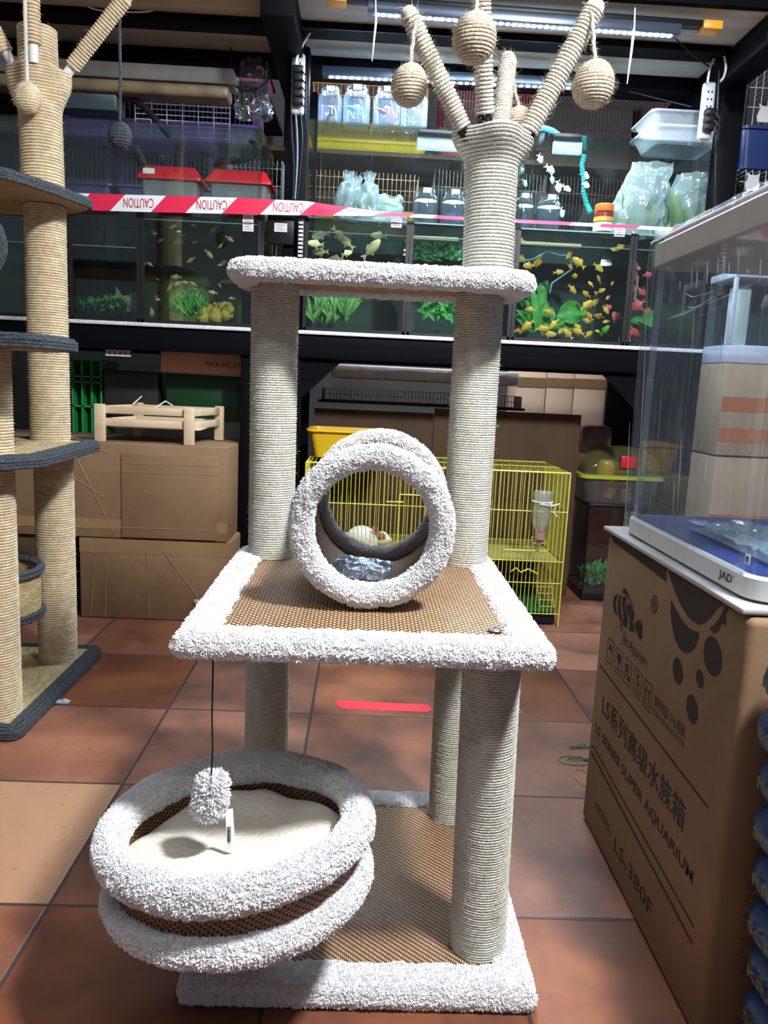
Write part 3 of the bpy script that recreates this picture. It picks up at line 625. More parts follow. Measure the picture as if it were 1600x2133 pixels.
fish_tank('tank with large pale goldfish and a grassy plant, between the two white posts', -0.270, 0.150, 1.60, (0.86, 0.95, 0.90), BKD)
fish_tank('narrow tank with a dark bushy plant, left of the white tree trunk', 0.160, 0.590, 1.60, (0.84, 0.93, 0.92), BKD)
fish_tank('tank swarming with small yellow fish above broad green leaves', 0.600, 1.075, 1.595, (0.90, 0.95, 0.96), BKD)
fish_tank('tank of pinkish red fish, partly behind the film-wrapped aquarium', 1.085, 1.39, 1.595, (0.90, 0.92, 0.92), BKD)
# upper tier
UZ0, UZ1 = TZ1+0.004, 2.030
UP = []
UB = thin('clear_back_pane', tint=(0.9, 0.95, 0.93))
fish_tank('empty upper tank on the left holding the red-lidded boxes', -1.75, -0.46, None, None, UB, z1=1.985, group='empty glass tanks in the upper row', name='glass_tank', z0=UZ0, y0=3.34, y1=3.76, edge=False, dark=False, lid=True)
fish_tank('empty upper tank holding plant bags and jars, under the jars with fish', -0.285, 0.60, None, None, UB, z1=UZ1, group='empty glass tanks in the upper row', name='glass_tank', z0=UZ0, y0=3.34, y1=3.76, edge=False, dark=False, lid=True)
fish_tank('empty upper tank on the right with the large plastic bag of leaves inside', 0.61, 1.375, None, None, UB, z1=UZ1, group='empty glass tanks in the upper row', name='glass_tank', z0=UZ0, y0=3.34, y1=3.76, edge=False, dark=False, lid=True)
# ------------------------------------------------------------------ FISH
def fish_mesh(nm, fat=0.36, tail=0.30):
    mb = MB(); rows = []
    for i in range(11):
        s_ = i/10; x = 0.5-s_*0.78; h = fat*math.sin(PI*min(1, s_*0.93+0.05))**0.75*0.5+0.012; w = h*0.42
        rows.append([(x, w*math.cos(2*PI*k/10), h*math.sin(2*PI*k/10)) for k in range(10)])
    mb.grid(rows, closev=True)
    for s_ in (-1, 1):
        mb.add([(-0.26, s_*0.008, 0.03), (-0.5, s_*0.006, tail*0.5), (-0.42, s_*0.006, 0), (-0.5, s_*0.006, -tail*0.5), (-0.26, s_*0.008, -0.03)], [(0, 1, 2), (2, 3, 4), (0, 2, 4)])
        mb.add([(0.12, s_*0.006, fat*0.45), (0.0, s_*0.004, fat*0.72), (-0.16, s_*0.004, fat*0.5), (-0.14, s_*0.006, fat*0.25)], [(0, 1, 2, 3)])
        mb.add([(0.05, s_*0.006, -fat*0.45), (-0.05, s_*0.004, -fat*0.68), (-0.14, s_*0.006, -fat*0.25)], [(0, 1, 2)])
    return mb.mesh(nm)
def fishes(pts, Y0, Y1, size, mats, name, label, cat, group, fat=0.36):
    ms = []
    for m in mats: q = fish_mesh(name, fat); q.materials.append(m); ms.append(q)
    for i, p in enumerate(pts):
        x, y = p[:2]; Y = p[3] if len(p) > 3 else random.uniform(Y0, Y1); sc = size*(p[2] if len(p) > 2 else 1)*random.uniform(0.85, 1.15)*Y/3.4
        o = bpy.data.objects.new(name, ms[i % len(ms)]); COL.objects.link(o); o.location = at(x, y, Y); sc *= 1.3; o.scale = (sc, sc, sc)
        o.rotation_euler = (0, random.uniform(-0.9, 0.9), random.choice((0, PI))+random.uniform(-0.8, 0.8)); tag(o, label, cat, group)
YF = [pm('yellow_fish', (0.95, 0.50, 0.04), (0.98, 0.64, 0.14), ns=30, rough=0.4), pm('orange_yellow_fish', (0.90, 0.40, 0.02), (0.95, 0.55, 0.08), ns=30, rough=0.4)]
PF = [pm('red_pink_fish', (0.85, 0.10, 0.12), (0.90, 0.2, 0.18), ns=30, rough=0.4)]
GF = [pm('pale_goldfish', (0.78, 0.55, 0.28), (0.85, 0.68, 0.42), ns=20, rough=0.4)]
SF = [pm('small_grey_fish', (0.40, 0.32, 0.20), (0.62, 0.54, 0.40), ns=30, rough=0.4), pm('small_brown_fish', (0.35, 0.22, 0.12), (0.5, 0.38, 0.2), ns=30, rough=0.4)]
ypts = [(1102, 553), (1117, 550), (1187, 530, 1.0), (1206, 548, 1.3), (1246, 557), (1290, 515, 1.0), (1163, 567), (1197, 575), (1248, 582), (1231, 592, .7), (1192, 602), (1222, 613), (1252, 606, .8), (1241, 612, .6), (1276, 590, .7), (1267, 620, .7), (1221, 636, 1.3), (1237, 632, 1.1), (1262, 645, .8), (1228, 659), (1222, 668), (1249, 659), (1105, 645, 1.0), (1142, 649, 1.0), (1155, 674, 1.2), (1100, 677, 1.2), (1084, 687, 1.2), (1129, 685, 1.1), (1172, 687, 1.1), (1204, 682, 1.0), (1143, 696, 1.3), (1184, 696, 1.3), (1226, 697, .9), (1206, 692), (1085, 537, 1.0), (1177, 668, .8), (1219, 661, .8), (1120, 540, .8), (1280, 520, .7), (1085, 500, .9), (1263, 670, .7), (1187, 555, .6), (1245, 690, .6)]
fishes([(x, y, (q[0] if q else 1)) for x, y, *q in ypts], 3.34, 3.45, 0.040, YF, 'yellow_fish', 'small yellow fish swimming in the tank with the broad green leaves', 'fish', 'yellow fish', fat=0.42)
fishes([(1260, 688)], 3.36, 3.40, 0.042, [GRNP], 'green_fish', 'single bright green fish low in the tank of yellow fish', 'fish', None, fat=0.42)
ppts = [(1318, 553), (1318, 570, 1.3), (1310, 598), (1336, 606), (1330, 635, 1.3), (1347, 650), (1317, 638, .7), (1304, 668), (1322, 688, 1.4), (1304, 702, 1.2), (1285, 663), (1265, 641, .7), (1302, 685, .7), (1456, 702), (1480, 703), (1348, 573, .8), (1482, 640, .8), (1372, 705, 1.0)]
fishes(ppts, 3.34, 3.5, 0.046, PF, 'red_fish', 'red-pink fish in the tank right of the yellow fish', 'fish', 'red-pink fish', fat=0.6)
fishes([(706, 490, 1.3), (722, 505, 1.3), (669, 490, 1.2), (668, 525, 1.0), (700, 540, 1.2), (773, 520, 1.3), (658, 508, 1), (722, 528, .9), (790, 492, 1.1)], 3.36, 3.5, 0.060, GF, 'goldfish', 'pale goldfish in the tank behind the gap between the white posts', 'fish', 'goldfish')
spts = []
while len(spts) < 44:
    x = random.uniform(312, 520); y = random.uniform(465, 640); spts.append((x, y, random.uniform(.6, 1.3)))
fishes(spts, 3.34, 3.6, 0.030, SF, 'grey_fish', 'small grey-brown fish in the murky green tank', 'fish', 'small grey fish')
fishes([(278, 632, 1)], 3.38, 3.39, 0.14, [pm('olive_big_fish', (0.30, 0.24, 0.12), (0.45, 0.38, 0.2), ns=10, rough=0.4)], 'large_fish', 'large olive brown fish beside the low plants in the half-filled tank', 'fish', None)
# ------------------------------------------------------------------ WATER PLANTS
def leaf(mb, base, tip, w_, curl=0.15, n=8):
    base = Vector(base); tip = Vector(tip); d = tip-base; L_ = d.length; sd = d.cross(Vector((0, -1, 0.25))).normalized(); up = sd.cross(d).normalized(); rows = []
    for i in range(n+1):
        s_ = i/n; wd = w_*math.sin(PI*(s_**0.8)*0.97+0.03)**0.9+0.0005; c = base+d*s_+up*(curl*L_*math.sin(PI*s_))
        rows.append([c-sd*wd+up*wd*0.25, c-sd*wd*0.5, c-up*wd*0.12, c+sd*wd*0.5, c+sd*wd+up*wd*0.25])
    mb.grid(rows); return mb
def px(x, y, Y): return Vector(at(x, y, Y))
def leafy(name, label, mat, stems, Y=3.45):
    t = MB()
    for (bx, by, tx, ty, w_) in stems:
        b = px(bx, by, Y+random.uniform(-.04, .04)); e = px(tx, ty, Y+random.uniform(-.08, .05)); leaf(t, b, e, w_)
    o = recenter(t.build(name, mat)); tag(o, label, 'water plant'); return o
leafy('broad_leaf_plant', 'water plant with large bright green leaves among the yellow fish', LEAF,
      [(1135, 700, 1160, 655, .004), (1160, 660, 1222, 648, .052), (1118, 690, 1070, 655, .030), (1118, 690, 1075, 645, .025), (1128, 690, 1135, 620, .030), (1120, 690, 1108, 600, .022), (1140, 690, 1215, 680, .020), (1130, 690, 1150, 640, .028), (1130, 690, 1095, 625, .022), (1135, 690, 1185, 665, .022), (1122, 695, 1120, 650, .028), (1126, 640, 1130, 595, .022)])
leafy('long_leaf_plant', 'plant with long horizontal green leaves seen through the wrapped aquarium', LEAF,
      [(1330, 668, 1480, 672, .055), (1345, 670, 1310, 668, .018), (1360, 690, 1420, 640, .020), (1350, 690, 1345, 650, .022), (1370, 700, 1400, 620, .018)])
def bushy(name, label, mat, x0, x1, y0, y1, n, ln, w_, Y=3.42, up=0.6, cat='water plant'):
    t = MB()
    for i in range(n):
        x = random.uniform(x0, x1); y = random.uniform(y0, y1); b = px(x, y, Y+random.uniform(-.06, .06))
        d = Vector((random.uniform(-1, 1), random.uniform(-.5, .5), random.uniform(-0.2, 1)+up)).normalized()*ln*random.uniform(.6, 1.2); leaf(t, b, b+d, w_*random.uniform(.6, 1.3), n=4)
    o = recenter(t.build(name, mat)); tag(o, label, cat); return o
bushy('fern_plant', 'bright green feathery plant in the murky green tank', LEAF, 362, 430, 625, 660, 90, 0.055, .006)
bushy('low_plant_clump', 'low ragged green plant clump in the half-filled tank', LEAF, 175, 262, 625, 650, 70, 0.035, .006, up=0.3)
bushy('dark_stem_plant', 'low brown weed under the ragged clump in the half-filled tank', pm('brown_weed', (0.10, 0.05, 0.02), (0.16, 0.10, 0.04), rough=0.8), 170, 290, 640, 660, 60, 0.04, .003, up=0.2)
bushy('grassy_plant', 'tall grassy green plant in the goldfish tank', pm('soft_green_leaf', (0.14, 0.36, 0.08), (0.28, 0.50, 0.14), ns=20, rough=0.5), 650, 730, 640, 675, 130, 0.10, .007, up=1.0)
bushy('moss_plant', 'dark moss on the surface of the narrow tank left of the trunk', DLEAF, 850, 960, 505, 545, 130, 0.035, .006, up=0.1)
bushy('curly_plant', 'bright curly plant hanging low in the narrow tank left of the trunk', LEAF, 890, 945, 620, 655, 90, 0.05, .009, up=-0.6)
bushy('back_plant', 'dark blue-green plant in the shade behind the broad leaves', DLEAF, 1075, 1130, 590, 650, 40, 0.05, .014, Y=3.6)
# ornaments and lines in the tanks
t = MB()
for i in range(26): t.ball(px(random.uniform(420, 480), random.uniform(640, 662), random.uniform(3.4, 3.5)), random.uniform(.014, .032), 8, 6)
t.fur(0, .001, .001) if False else None
tag(recenter(t.build('yellow_rock', pm('yellow_ornament', (0.50, 0.30, 0.05), (0.70, 0.5, 0.12), ns=20, rough=0.8, bump=0.8, bs=60))), 'knobbly yellow-brown rock beside the feathery plant in the murky tank', 'ornament')
t = MB(); pts = [px(1075, 545, 3.4), px(1110, 540, 3.4), px(1140, 525, 3.4), px(1170, 533, 3.4), px(1185, 530, 3.4)]; t.tube(pts, 0.004, 8); t.tube([px(1186, 530, 3.4), px(1192, 560, 3.4), px(1150, 590, 3.4), px(1145, 610, 3.4)], 0.004, 8)
tag(recenter(t.build('air_hose', pm('clear_blue_hose', (0.25, 0.45, 0.55), rough=0.3))), 'thin pale blue air hose curving through the tank of yellow fish', 'air hose')
t = MB(); t.tube([px(1329, 575, 3.36), px(1322, 625, 3.38)], 0.006, 8); t.ball(px(1330, 560, 3.36), 0.010, 8, 6)
tag(recenter(t.build('stirring_stick', pm('pale_stick', (0.4, 0.4, 0.34), rough=0.5))), 'pale stick with a round tip leaning in the red fish tank', 'stick')
for (x, y, lb, s_) in ((517, 457, 'upper price label at the right end of the murky tank', .022), (517, 473, 'lower price label at the right end of the murky tank', .022), (826, 465, 'price label on the rim of the goldfish tank', .022), (1291, 484, 'price label on the rim of the yellow fish tank', .022), (585, 474, 'square white label on the black box between the racks', .026)):
    p = px(x, y, 3.2945); o = MB().box(p.x-s_, p.x+s_, 3.2935, 3.2945, p.z-.017, p.z+.017).build('price_label', PAPER, smooth=False); tag(recenter(o), lb, 'label', 'price labels on the tanks')
    m2 = MB()
    for k in range(3): m2.box(p.x-s_*.7, p.x+s_*(.6-.3*(k % 2)), 3.2930, 3.2934, p.z+.009-k*.009, p.z+.0105-k*.009)
    q = m2.build('printed_lines', INK, None, smooth=False); q.parent = o; q.location = -Vector(o.location)
# little black control box and the black gear between the racks
bx_ = thing('control_box', 'small black control box with a white label between the two racks', 'control box', tuple(px(585, 480, 3.36)))
p = px(585, 478, 3.30); MB().bbox(p.x-.055, p.x+.055, 3.2955, 3.318, p.z-.06, p.z+.06, .006).build('housing', BLACKP, bx_)
p = px(627, 500, 3.30); mb = MB(); mb.bbox(p.x-.014, p.x+.014, 3.275, 3.2935, 1.42, 1.64, .003)
o = mb.build('marked_strip', BLACKP); tag(recenter(o), 'narrow black strip with white tick marks at the edge of the goldfish tank', 'strip')
m2 = MB()
for k in range(13): m2.box(p.x-.008, p.x+.010, 3.2742, 3.2748, 1.43+k*.016, 1.438+k*.016)
q = m2.build('white_tick', PAPER, None, smooth=False); q.parent = o; q.location = -Vector(o.location)
# pine strip lying on the rims
for (x0, x1, y, lb) in ((1085, 1210, 487, 'light wooden strip resting on the rim of the yellow fish tank'), (855, 955, 480, 'light wooden strip resting on the rim of the narrow tank')):
    a = px(x0, y, 3.36); b = px(x1, y, 3.36); tag(recenter(MB().bbox(a.x, b.x, 3.33, 3.37, TZ1-0.06, TZ1-0.045, .003).build('wood_strip', PINE)), lb, 'wood strip', 'wood strips on the rims')
# ------------------------------------------------------------------ CAUTION TAPE
TR = pm('red_tape', (0.72, 0.02, 0.07), rough=0.35); TW = pm('white_tape', (0.80, 0.80, 0.82), rough=0.35); TRT = pm('red_print', (0.45, 0.05, 0.08), rough=0.5)
tape = thing('barrier_tape', 'red and white striped barrier tape stretched across the racks, its writing upside down', 'barrier tape', tuple(px(640, 425, 3.26)))
def tp(x):  # centre line and half width of the tape along the photo, sagging and twisting to the right
    pts = [(100, 418, .032, 0), (300, 424, .032, 0), (500, 429, .031, 0), (640, 434, .028, .1), (720, 440, .020, .5), (790, 445, .012, .9), (860, 449, .0095, 1.1), (1000, 457, .0085, 1.2), (1150, 464, .009, 1.2), (1320, 473, .009, 1.2), (1440, 480, .010, 1.2)]
    for i in range(len(pts)-1):
        if x <= pts[i+1][0]:
            s_ = (x-pts[i][0])/(pts[i+1][0]-pts[i][0]); return [pts[i][k]+(pts[i+1][k]-pts[i][k])*s_ for k in range(1, 4)]
    return list(pts[-1][1:])
def tpoint(x, v):  # v -1..1 across
    y, h, tw = tp(x); c = px(x, y, 3.262); return c+Vector((0, v*h*1.6*math.sin(tw) if tw else 0, v*h))
def tape_strip(x0, x1, slant, mat, nm):
    mb = MB(); rows = []; n = max(4, int((x1-x0)/8))
    for i in range(n+1):
        s_ = i/n; row = []
        for v in (-1, -.33, .33, 1): row.append(tpoint(x0+(x1-x0)*s_+slant*v, v))
        rows.append(row)
    mb.grid(rows); return mb.build(nm, mat, tape)
xs = [115, 172, 245, 330, 402, 478, 558, 640, 710, 790, 858, 905, 985, 1060, 1190, 1250, 1330, 1400, 1440]
for i in range(len(xs)-1):
    sl = 16 if xs[i] < 800 else 6
    white = (i % 2 == 0)
    o_ = tape_strip(xs[i], xs[i+1], sl, TW if white else TR, 'white_stripe' if white else 'red_stripe')
    if white and 200 < xs[i] < 720:
        a = tpoint((xs[i]+xs[i+1])/2+33, .10); c = tpoint((xs[i]+xs[i+1])/2-30, .1); ex = (c-a)
        h_ = 0.036 if xs[i] < 600 else 0.018
        put_text('CAUTION', 'caution_lettering', a+Vector((0, -.003, .016 if xs[i] < 600 else .010)), ex, Vector((0, 0, -1)), ex.length, h_, TRT, o_, 0.0)
# ================================================================== ON THE UPPER TANKS
JGL = thin('jar_glass', tint=(0.88, 0.94, 0.97), refl=0.14, haze=0.03, hcol=(0.8, 0.9, 1.0)); JW = thin('jar_water', tint=(0.80, 0.87, 0.97), refl=0.04, haze=0.07, hcol=(0.75, 0.85, 1.0))
def jar(c, r, h, wl, label, group, fishm=None, fz=0.3, lid=WHITEP, ang=0.0, tail=1.0):
    t = thing('glass_jar', label, 'jar', tuple(c), group); x, y, z = c
    MB().lathe([(0.001, .003), (r*.94, .003), (r, .012), (r, h*.72), (r*.90, h*.80), (r*.72, h*.86), (r*.72, h*.99), (r*.76, h)], (x, y, z), 28).build('glass_body', JGL, t)
    MB().lathe([(0.001, .006), (r*.93, .006), (r*.95, .014), (r*.95, wl), (0.001, wl)], (x, y, z), 24).build('water', JW, t)
    mb = MB(); mb.tube([(x+r*.74*math.cos(a), y+r*.74*math.sin(a), z+h*.93) for a in [2*PI*i/24 for i in range(24)]], .0025, 6, closed=True); mb.build('screw_thread', JGL, t)
    MB().box(x-.015, x+.020, y-r*.80, y-r*.78, z+h*.84, z+h*.97).build('paper_sticker', PAPER, t, smooth=False)
    if fishm:
        f = MB(); Mx = Matrix.Translation((x, y-.01, z+h*fz)) @ Matrix.Rotation(ang, 4, 'Y') @ Matrix.Scale(r*.95, 4)
        f.ball((-.35, 0, 0), (.42, .14, .18), 10, 8, M=Mx)
        for s_ in (-1, 1):
            f.add([Mx @ Vector(q) for q in ((0, s_*.02, .1), (.5, s_*.03, .5*tail), (.95, s_*.02, .3*tail), (1.0, s_*.02, -.1), (.7, s_*.02, -.5*tail), (.1, s_*.02, -.15), (-.2, s_*.02, -.1))], [(0, 1, 2), (0, 2, 3), (0, 3, 4), (0, 4, 5), (5, 6, 0)])
            f.add([Mx @ Vector(q) for q in ((-.3, s_*.02, .15), (-.1, s_*.02, .45*tail), (.25, s_*.02, .42*tail), (.1, s_*.02, .1))], [(0, 1, 2, 3)])
        o = recenter(f.build('betta_fish', fishm)); tag(o, {BETB: 'blue', BETR: 'dark red', BETD: 'dark purple', BETK: 'black and blue'}[fishm]+' long-finned fish swimming in a glass jar '+('on the upper lid' if z > 1.9 else ('in the left upper tank' if x < .3 else 'in the right upper tank')), 'fish')
    return t
BETB = pm('blue_betta', (0.01, 0.12, 0.45), (0.02, 0.35, 0.55), ns=60, rough=0.35); BETR = pm('red_betta', (0.10, 0.01, 0.03), (0.22, 0.02, 0.06), ns=60, rough=0.4)
BETD = pm('dark_betta', (0.01, 0.008, 0.02), (0.06, 0.01, 0.02), ns=60, rough=0.4); BETK = pm('black_blue_betta', (0.02, 0.01, 0.01), (0.01, 0.10, 0.40), ns=25, rough=0.4)
g1 = 'fish jars on the upper lid'; z = UZ1+.008
for (x, lb, fm, fz, an, tl) in ((687, 'glass jar with a tiny dark fish, first on the left of the upper lid', BETD, .22, -1.2, .5), (742, 'glass jar with a bright blue fish, on the upper lid', BETB, .42, .25, .9), (805, 'glass jar with a dark red fish, on the upper lid', BETR, .38, .3, 1.1), (862, 'glass jar behind the left hanging rope ball, on the upper lid', None, 0, 0, 1)):
    p = px(x, 250, 3.41); r = .056 if x > 700 else .050; jar((p.x, 3.41, z), r, .155 if x > 700 else .145, .095, lb, g1, fm, fz, ang=an, tail=tl)
for (x, lb, fm, fz, an) in ((885, 'glass jar at the left of the yellow-lit row inside the upper tank', BETD, .2, 0), (943, 'glass jar with a black and blue fish, left of the white trunk', BETK, .28, .2), (1074, 'glass jar with a dark fish and green weed, just right of the white trunk', BETD, .38, 1.2), (1127, 'cloudy glass jar second to the right of the white trunk', None, 0, 0)):
    p = px(x, 455, 3.43); p.x += {1074: .025, 1127: .03}.get(x, 0); jar((p.x, 3.43, UZ0+.009), .050, .150, .100, lb, 'fish jars inside the upper tanks', fm, fz, ang=an)
# orange-lidded food jar
p = px(1257, 460, 3.40); f = thing('food_jar', 'small red-labelled fish food jar with an orange lid', 'jar', (p.x, 3.40, UZ0+.009)); zz = UZ0+.009
MB().lathe([(.001, 0), (.036, 0), (.040, .004), (.040, .080), (.034, .086), (.001, .086)], (p.x, 3.40, zz), 28).build('jar_body', pm('dark_red_label', (0.35, 0.02, 0.02), rough=0.3), f)
MB().lathe([(.0405, .046), (.0412, .046), (.0412, .064), (.0405, .064)], (p.x, 3.40, zz), 28).build('yellow_band', pm('golden_print', (0.75, 0.45, 0.05), rough=0.4), f)
MB().lathe([(.0405, .006), (.0412, .006), (.0412, .042), (.0405, .042)], (p.x, 3.40, zz), 28).build('white_band', PAPER, f)
lidm = MB(); lidm.lathe([(.001, .118), (.036, .118), (.039, .115), (.040, .090), (.038, .087), (.001, .087)], (p.x, 3.40, zz), 40); lidm.build('orange_lid', pm('orange_lid_plastic', (0.90, 0.22, 0.04), rough=0.35), f)
b_ = MB(); M_ = Matrix.Translation((p.x-.006, 3.3575, zz+.026)) @ Matrix.Scale(.028, 4); b_.ball((0, 0, 0), (.5, .02, .22), 10, 6, M=M_); b_.add([M_ @ Vector(q) for q in ((.3, -.03, 0), (.7, -.03, .3), (.7, -.03, -.2))], [(0, 1, 2)]); b_.build('fish_picture', pm('blue_print', (0.04, 0.08, 0.35), rough=0.5), f)
# nested clear tubs on the right lid
FROST = thin('frosted_plastic', tint=(0.90, 0.94, 1.0), refl=0.10, haze=0.30, hcol=(0.85, 0.92, 1.0), rough=0.15)
def tub(x0, x1, y0, y1, z0, z1, label, mat=FROST, name='plastic_tub', rot=0.0, group=None, cat='tub', flare=.03):
    mb = MB(); rows = []
    for (k, zz_) in ((-.004, z0), (0, z0), (flare*.5, (z0+z1)/2), (flare, z1), (flare+.012, z1), (flare+.012, z1-.008)):
        rows.append([(a[0], a[1], zz_) for a in rrect(x0-k, x1+k, y0-k, y1+k, .03, .02)])
    mb.grid(rows, closev=True); n = len(rows[0]); mb.f.append(tuple(range(n))[::-1]); o = recenter(mb.build(name, mat)); o.rotation_euler.z = rot; tag(o, label, cat, group); return o
a = px(1335, 300, 3.5); b = px(1440, 300, 3.5)
tub(a.x+.03, a.x+.28, 3.40, 3.60, UZ1+.008, UZ1+.075, 'lower of two stacked frosted tubs on the upper right lid'); tub(a.x+.035, a.x+.285, 3.41, 3.61, UZ1+.078, UZ1+.135, 'upper of two stacked frosted tubs on the upper right lid')
# crumpled plastic bags
def film_bag(name, label, c, w_, h_, d_, mat, seed, tie=True, cat='bag', lean=0.0):
    mb = MB(); rows = []; n = 20
    for i in range(n+1):
        s_ = i/n; zz_ = h_*s_; k = (1-.35*s_) if tie is False else max(.12, math.sin(PI*min(1, (s_*.80+.18)))**.6 if s_ < .8 else .30+.25*(s_-.8)/.2)
        row = []
        for j in range(28):
            a_ = 2*PI*j/28; l = 1+.28*nz(math.cos(a_)*2+seed, math.sin(a_)*2, s_*5)+.12*nz(math.cos(a_)*7+seed, math.sin(a_)*7, s_*12)
            row.append((c[0]+w_*.5*k*l*math.cos(a_)+lean*s_, c[1]+d_*.5*k*l*math.sin(a_), c[2]+zz_+.015*nz(a_*2, seed, 1)*s_))
        rows.append(row)
    mb.grid(rows, closev=True); o = recenter(mb.build(name, mat, ang=25)); tag(o, label, cat); return o
FILM = thin('crinkled_film', tint=(0.93, 0.96, 1.0), refl=0.30, haze=0.28, hcol=(0.85, 0.92, 1.0), rough=0.10, bump=1.0, bs=18)
z = UZ0+.009
for k, (x, w_, h_, lb, tie, ln) in enumerate(((715, .09, .20, 'knotted plastic plant bag, leftmost inside the upper tank', True, .02), (740, .10, .19, 'knotted plastic plant bag between two others inside the upper tank', True, .0), (762, .10, .20, 'knotted plastic plant bag right of the other knotted ones', True, .01), (802, .20, .12, 'low plump plastic bag with green leaves inside the upper tank', False, .0))):
    p = px(x, 440, 3.44); c = (p.x, 3.43+.03*(k % 2), z); film_bag('plant_bag', lb, c, w_, h_, .10, FILM, k*3.7, tie, lean=ln)
    t = MB()
    for _ in range(34):
        b0 = Vector((c[0]+random.uniform(-.35, .35)*w_, c[1]+random.uniform(-.02, .02), c[2]+.004+random.uniform(0, .05))); leaf(t, b0, b0+Vector((random.uniform(-.03, .03), 0, random.uniform(.02, .06))), .006, n=4)
    tag(recenter(t.build('bagged_plant', DLEAF if k < 3 else LEAF)), 'green plant packed in '+lb.split(',')[0].replace('knotted plastic plant bag', 'the knotted bag'), 'plant')
p0 = px(1290, 462, 3.42); p1 = px(1420, 462, 3.42)
film_bag('leaf_bag', 'large crinkled clear bag with big leaves, right of the orange-lidded jar', (p0.x+.03, 3.44, z), .26, .30, .13, FILM, 21.0, False, lean=.10)
film_bag('leaf_bag', 'second clear bag with leaves, rightmost inside the upper tank', (p1.x-.02, 3.45, z), .20, .27, .12, FILM, 33.0, False, lean=.06)
for (cx, lb) in ((p0.x+.06, 'olive leaves inside the large crinkled clear bag'), (p1.x, 'olive leaves inside the second clear bag')):
    t = MB()
    for _ in range(9):
        b0 = Vector((cx+random.uniform(-.09, .09), 3.44+random.uniform(-.03, .03), z+.01)); leaf(t, b0, b0+Vector((random.uniform(-.05, .05), 0, random.uniform(.10, .21))), random.uniform(.02, .032))
    tag(recenter(t.build('bagged_leaves', pm('olive_leaf', (0.13, 0.20, 0.10), (0.22, 0.30, 0.17), ns=10, rough=0.5))), lb, 'leaves')
# pale fish ornaments strung up in the right tank, teal ribbed hose, blue hose
ORN = pm('pale_blue_ornament', (0.55, 0.66, 0.70), (0.72, 0.80, 0.82), ns=30, rough=0.5)
om = fish_mesh('fish_charm', 0.5, 0.5); om.materials.append(ORN)
for (x, y, s_) in ((1085, 352, .05), (1092, 380, .045), (1125, 330, .05), (1145, 352, .06), (1150, 372, .05), (1163, 388, .06), (1180, 392, .05), (1218, 365, .055), (1220, 385, .05), (1160, 425, .05), (1170, 442, .05)):
    o = bpy.data.objects.new('fish_charm', om); COL.objects.link(o); o.location = px(x, y, 3.50+random.uniform(0, .05)); o.scale = (s_*.9,)*3; o.rotation_euler = (random.uniform(-.5, .5), random.uniform(.5, 2), random.uniform(-1, 1)); tag(o, 'small pale blue dangling fish-shaped charm in the upper right tank', 'charm', 'pale blue charms')
t = MB(); pts = [px(1217, 322, 3.55), px(1212, 345, 3.55), px(1216, 370, 3.55), px(1216, 400, 3.55), px(1222, 425, 3.55), px(1232, 445, 3.52)]
fine = [pts[i].lerp(pts[i+1], k/10) for i in range(5) for k in range(10)]; t.tube(fine, [.009 if k % 2 else .012 for k in range(50)], 10)
tag(recenter(t.build('ribbed_hose', pm('teal_hose', (0.02, 0.36, 0.38), rough=0.4))), 'teal ribbed hose hanging inside the upper right tank', 'hose')
t = MB(); t.tube([px(1115, 270, 3.50), px(1130, 266, 3.52), px(1150, 272, 3.54), px(1168, 285, 3.56)], .012, 12)
tag(recenter(t.build('blue_hose', pm('bright_blue_hose', (0.03, 0.30, 0.75), rough=0.35))), 'bright blue curved hose lying on the lid right of the trunk', 'hose')
for (x, y, w_, lb) in ((920, 285, 95, 'small black filter head behind the trunk on the upper lid'), (1180, 292, 52, 'small black filter head on the rim of the upper right tank')):
    p = px(x, y, 3.36); o = thing('hang_on_filter', lb, 'filter', tuple(p)); MB().bbox(p.x-w_/955., p.x+w_/955., 3.325, 3.36, p.z-.006, p.z+.018, .008).build('filter_cap', BLACKP, o); MB().bbox(p.x-w_/955., p.x+w_/955.+.01, 3.345, 3.37, p.z-.055, p.z-.008, .005).build('filter_body', FROST, o)
# power strips and leads
def lead(name, pts, r, mat, label, cat='cable'):
    P_ = [Vector(p) for p in pts]; out = []
    for i in range(len(P_)-1):
        a_, b_, c_, d_ = P_[max(0, i-1)], P_[i], P_[i+1], P_[min(len(P_)-1, i+2)]
        for k in range(8):
            u = k/8; out.append(0.5*((2*b_)+(c_-a_)*u+(2*a_-5*b_+4*c_-d_)*u*u+(3*b_-a_-3*c_+d_)*u**3))
    out.append(P_[-1]); mb = MB(); mb.tube(out, r, 8); o = recenter(mb.build(name, mat)); tag(o, label, cat); return o
GREYW = pm('grey_white_plastic', (0.50, 0.54, 0.55), rough=0.4)
def power_strip(label, x, y0, y1, Y, plugs, skew=0):
    a = px(x, y0, Y); b = px(x+skew, y1, Y); t = thing('power_strip', label, 'power strip', tuple(b)); L_ = (a-b).length; M = Matrix.Translation((a+b)/2)
    MB().bbox(-.026, .026, -.016, .016, -L_/2, L_/2, .012, M=M, seg=3).build('strip_body', GREYW, t)
    for k in range(6):
        zc = -L_/2+.04+k*(L_-.08)/5
        mb = MB()
        if k in plugs: mb.bbox(-.020, .024, -.050, -.014, zc-.016, zc+.014, .008, M=M); mb.tube([M @ Vector((.01, -.045, zc)), M @ Vector((.035, -.055, zc-.03)), M @ Vector((.038, -.03, zc-.10))], .003, 6); mb.build('plug', BLACKP, t)
        else:
            mb.bbox(-.010, -.005, -.0175, -.0155, zc-.004, zc+.004, .0005, M=M); mb.bbox(.005, .010, -.0175, -.0155, zc-.004, zc+.004, .0005, M=M); mb.build('socket', BLACKP, t)
    return t
power_strip('grey power strip full of black plugs on the middle rack post', 621, 112, 240, 3.29, (0, 1, 2, 3, 4))
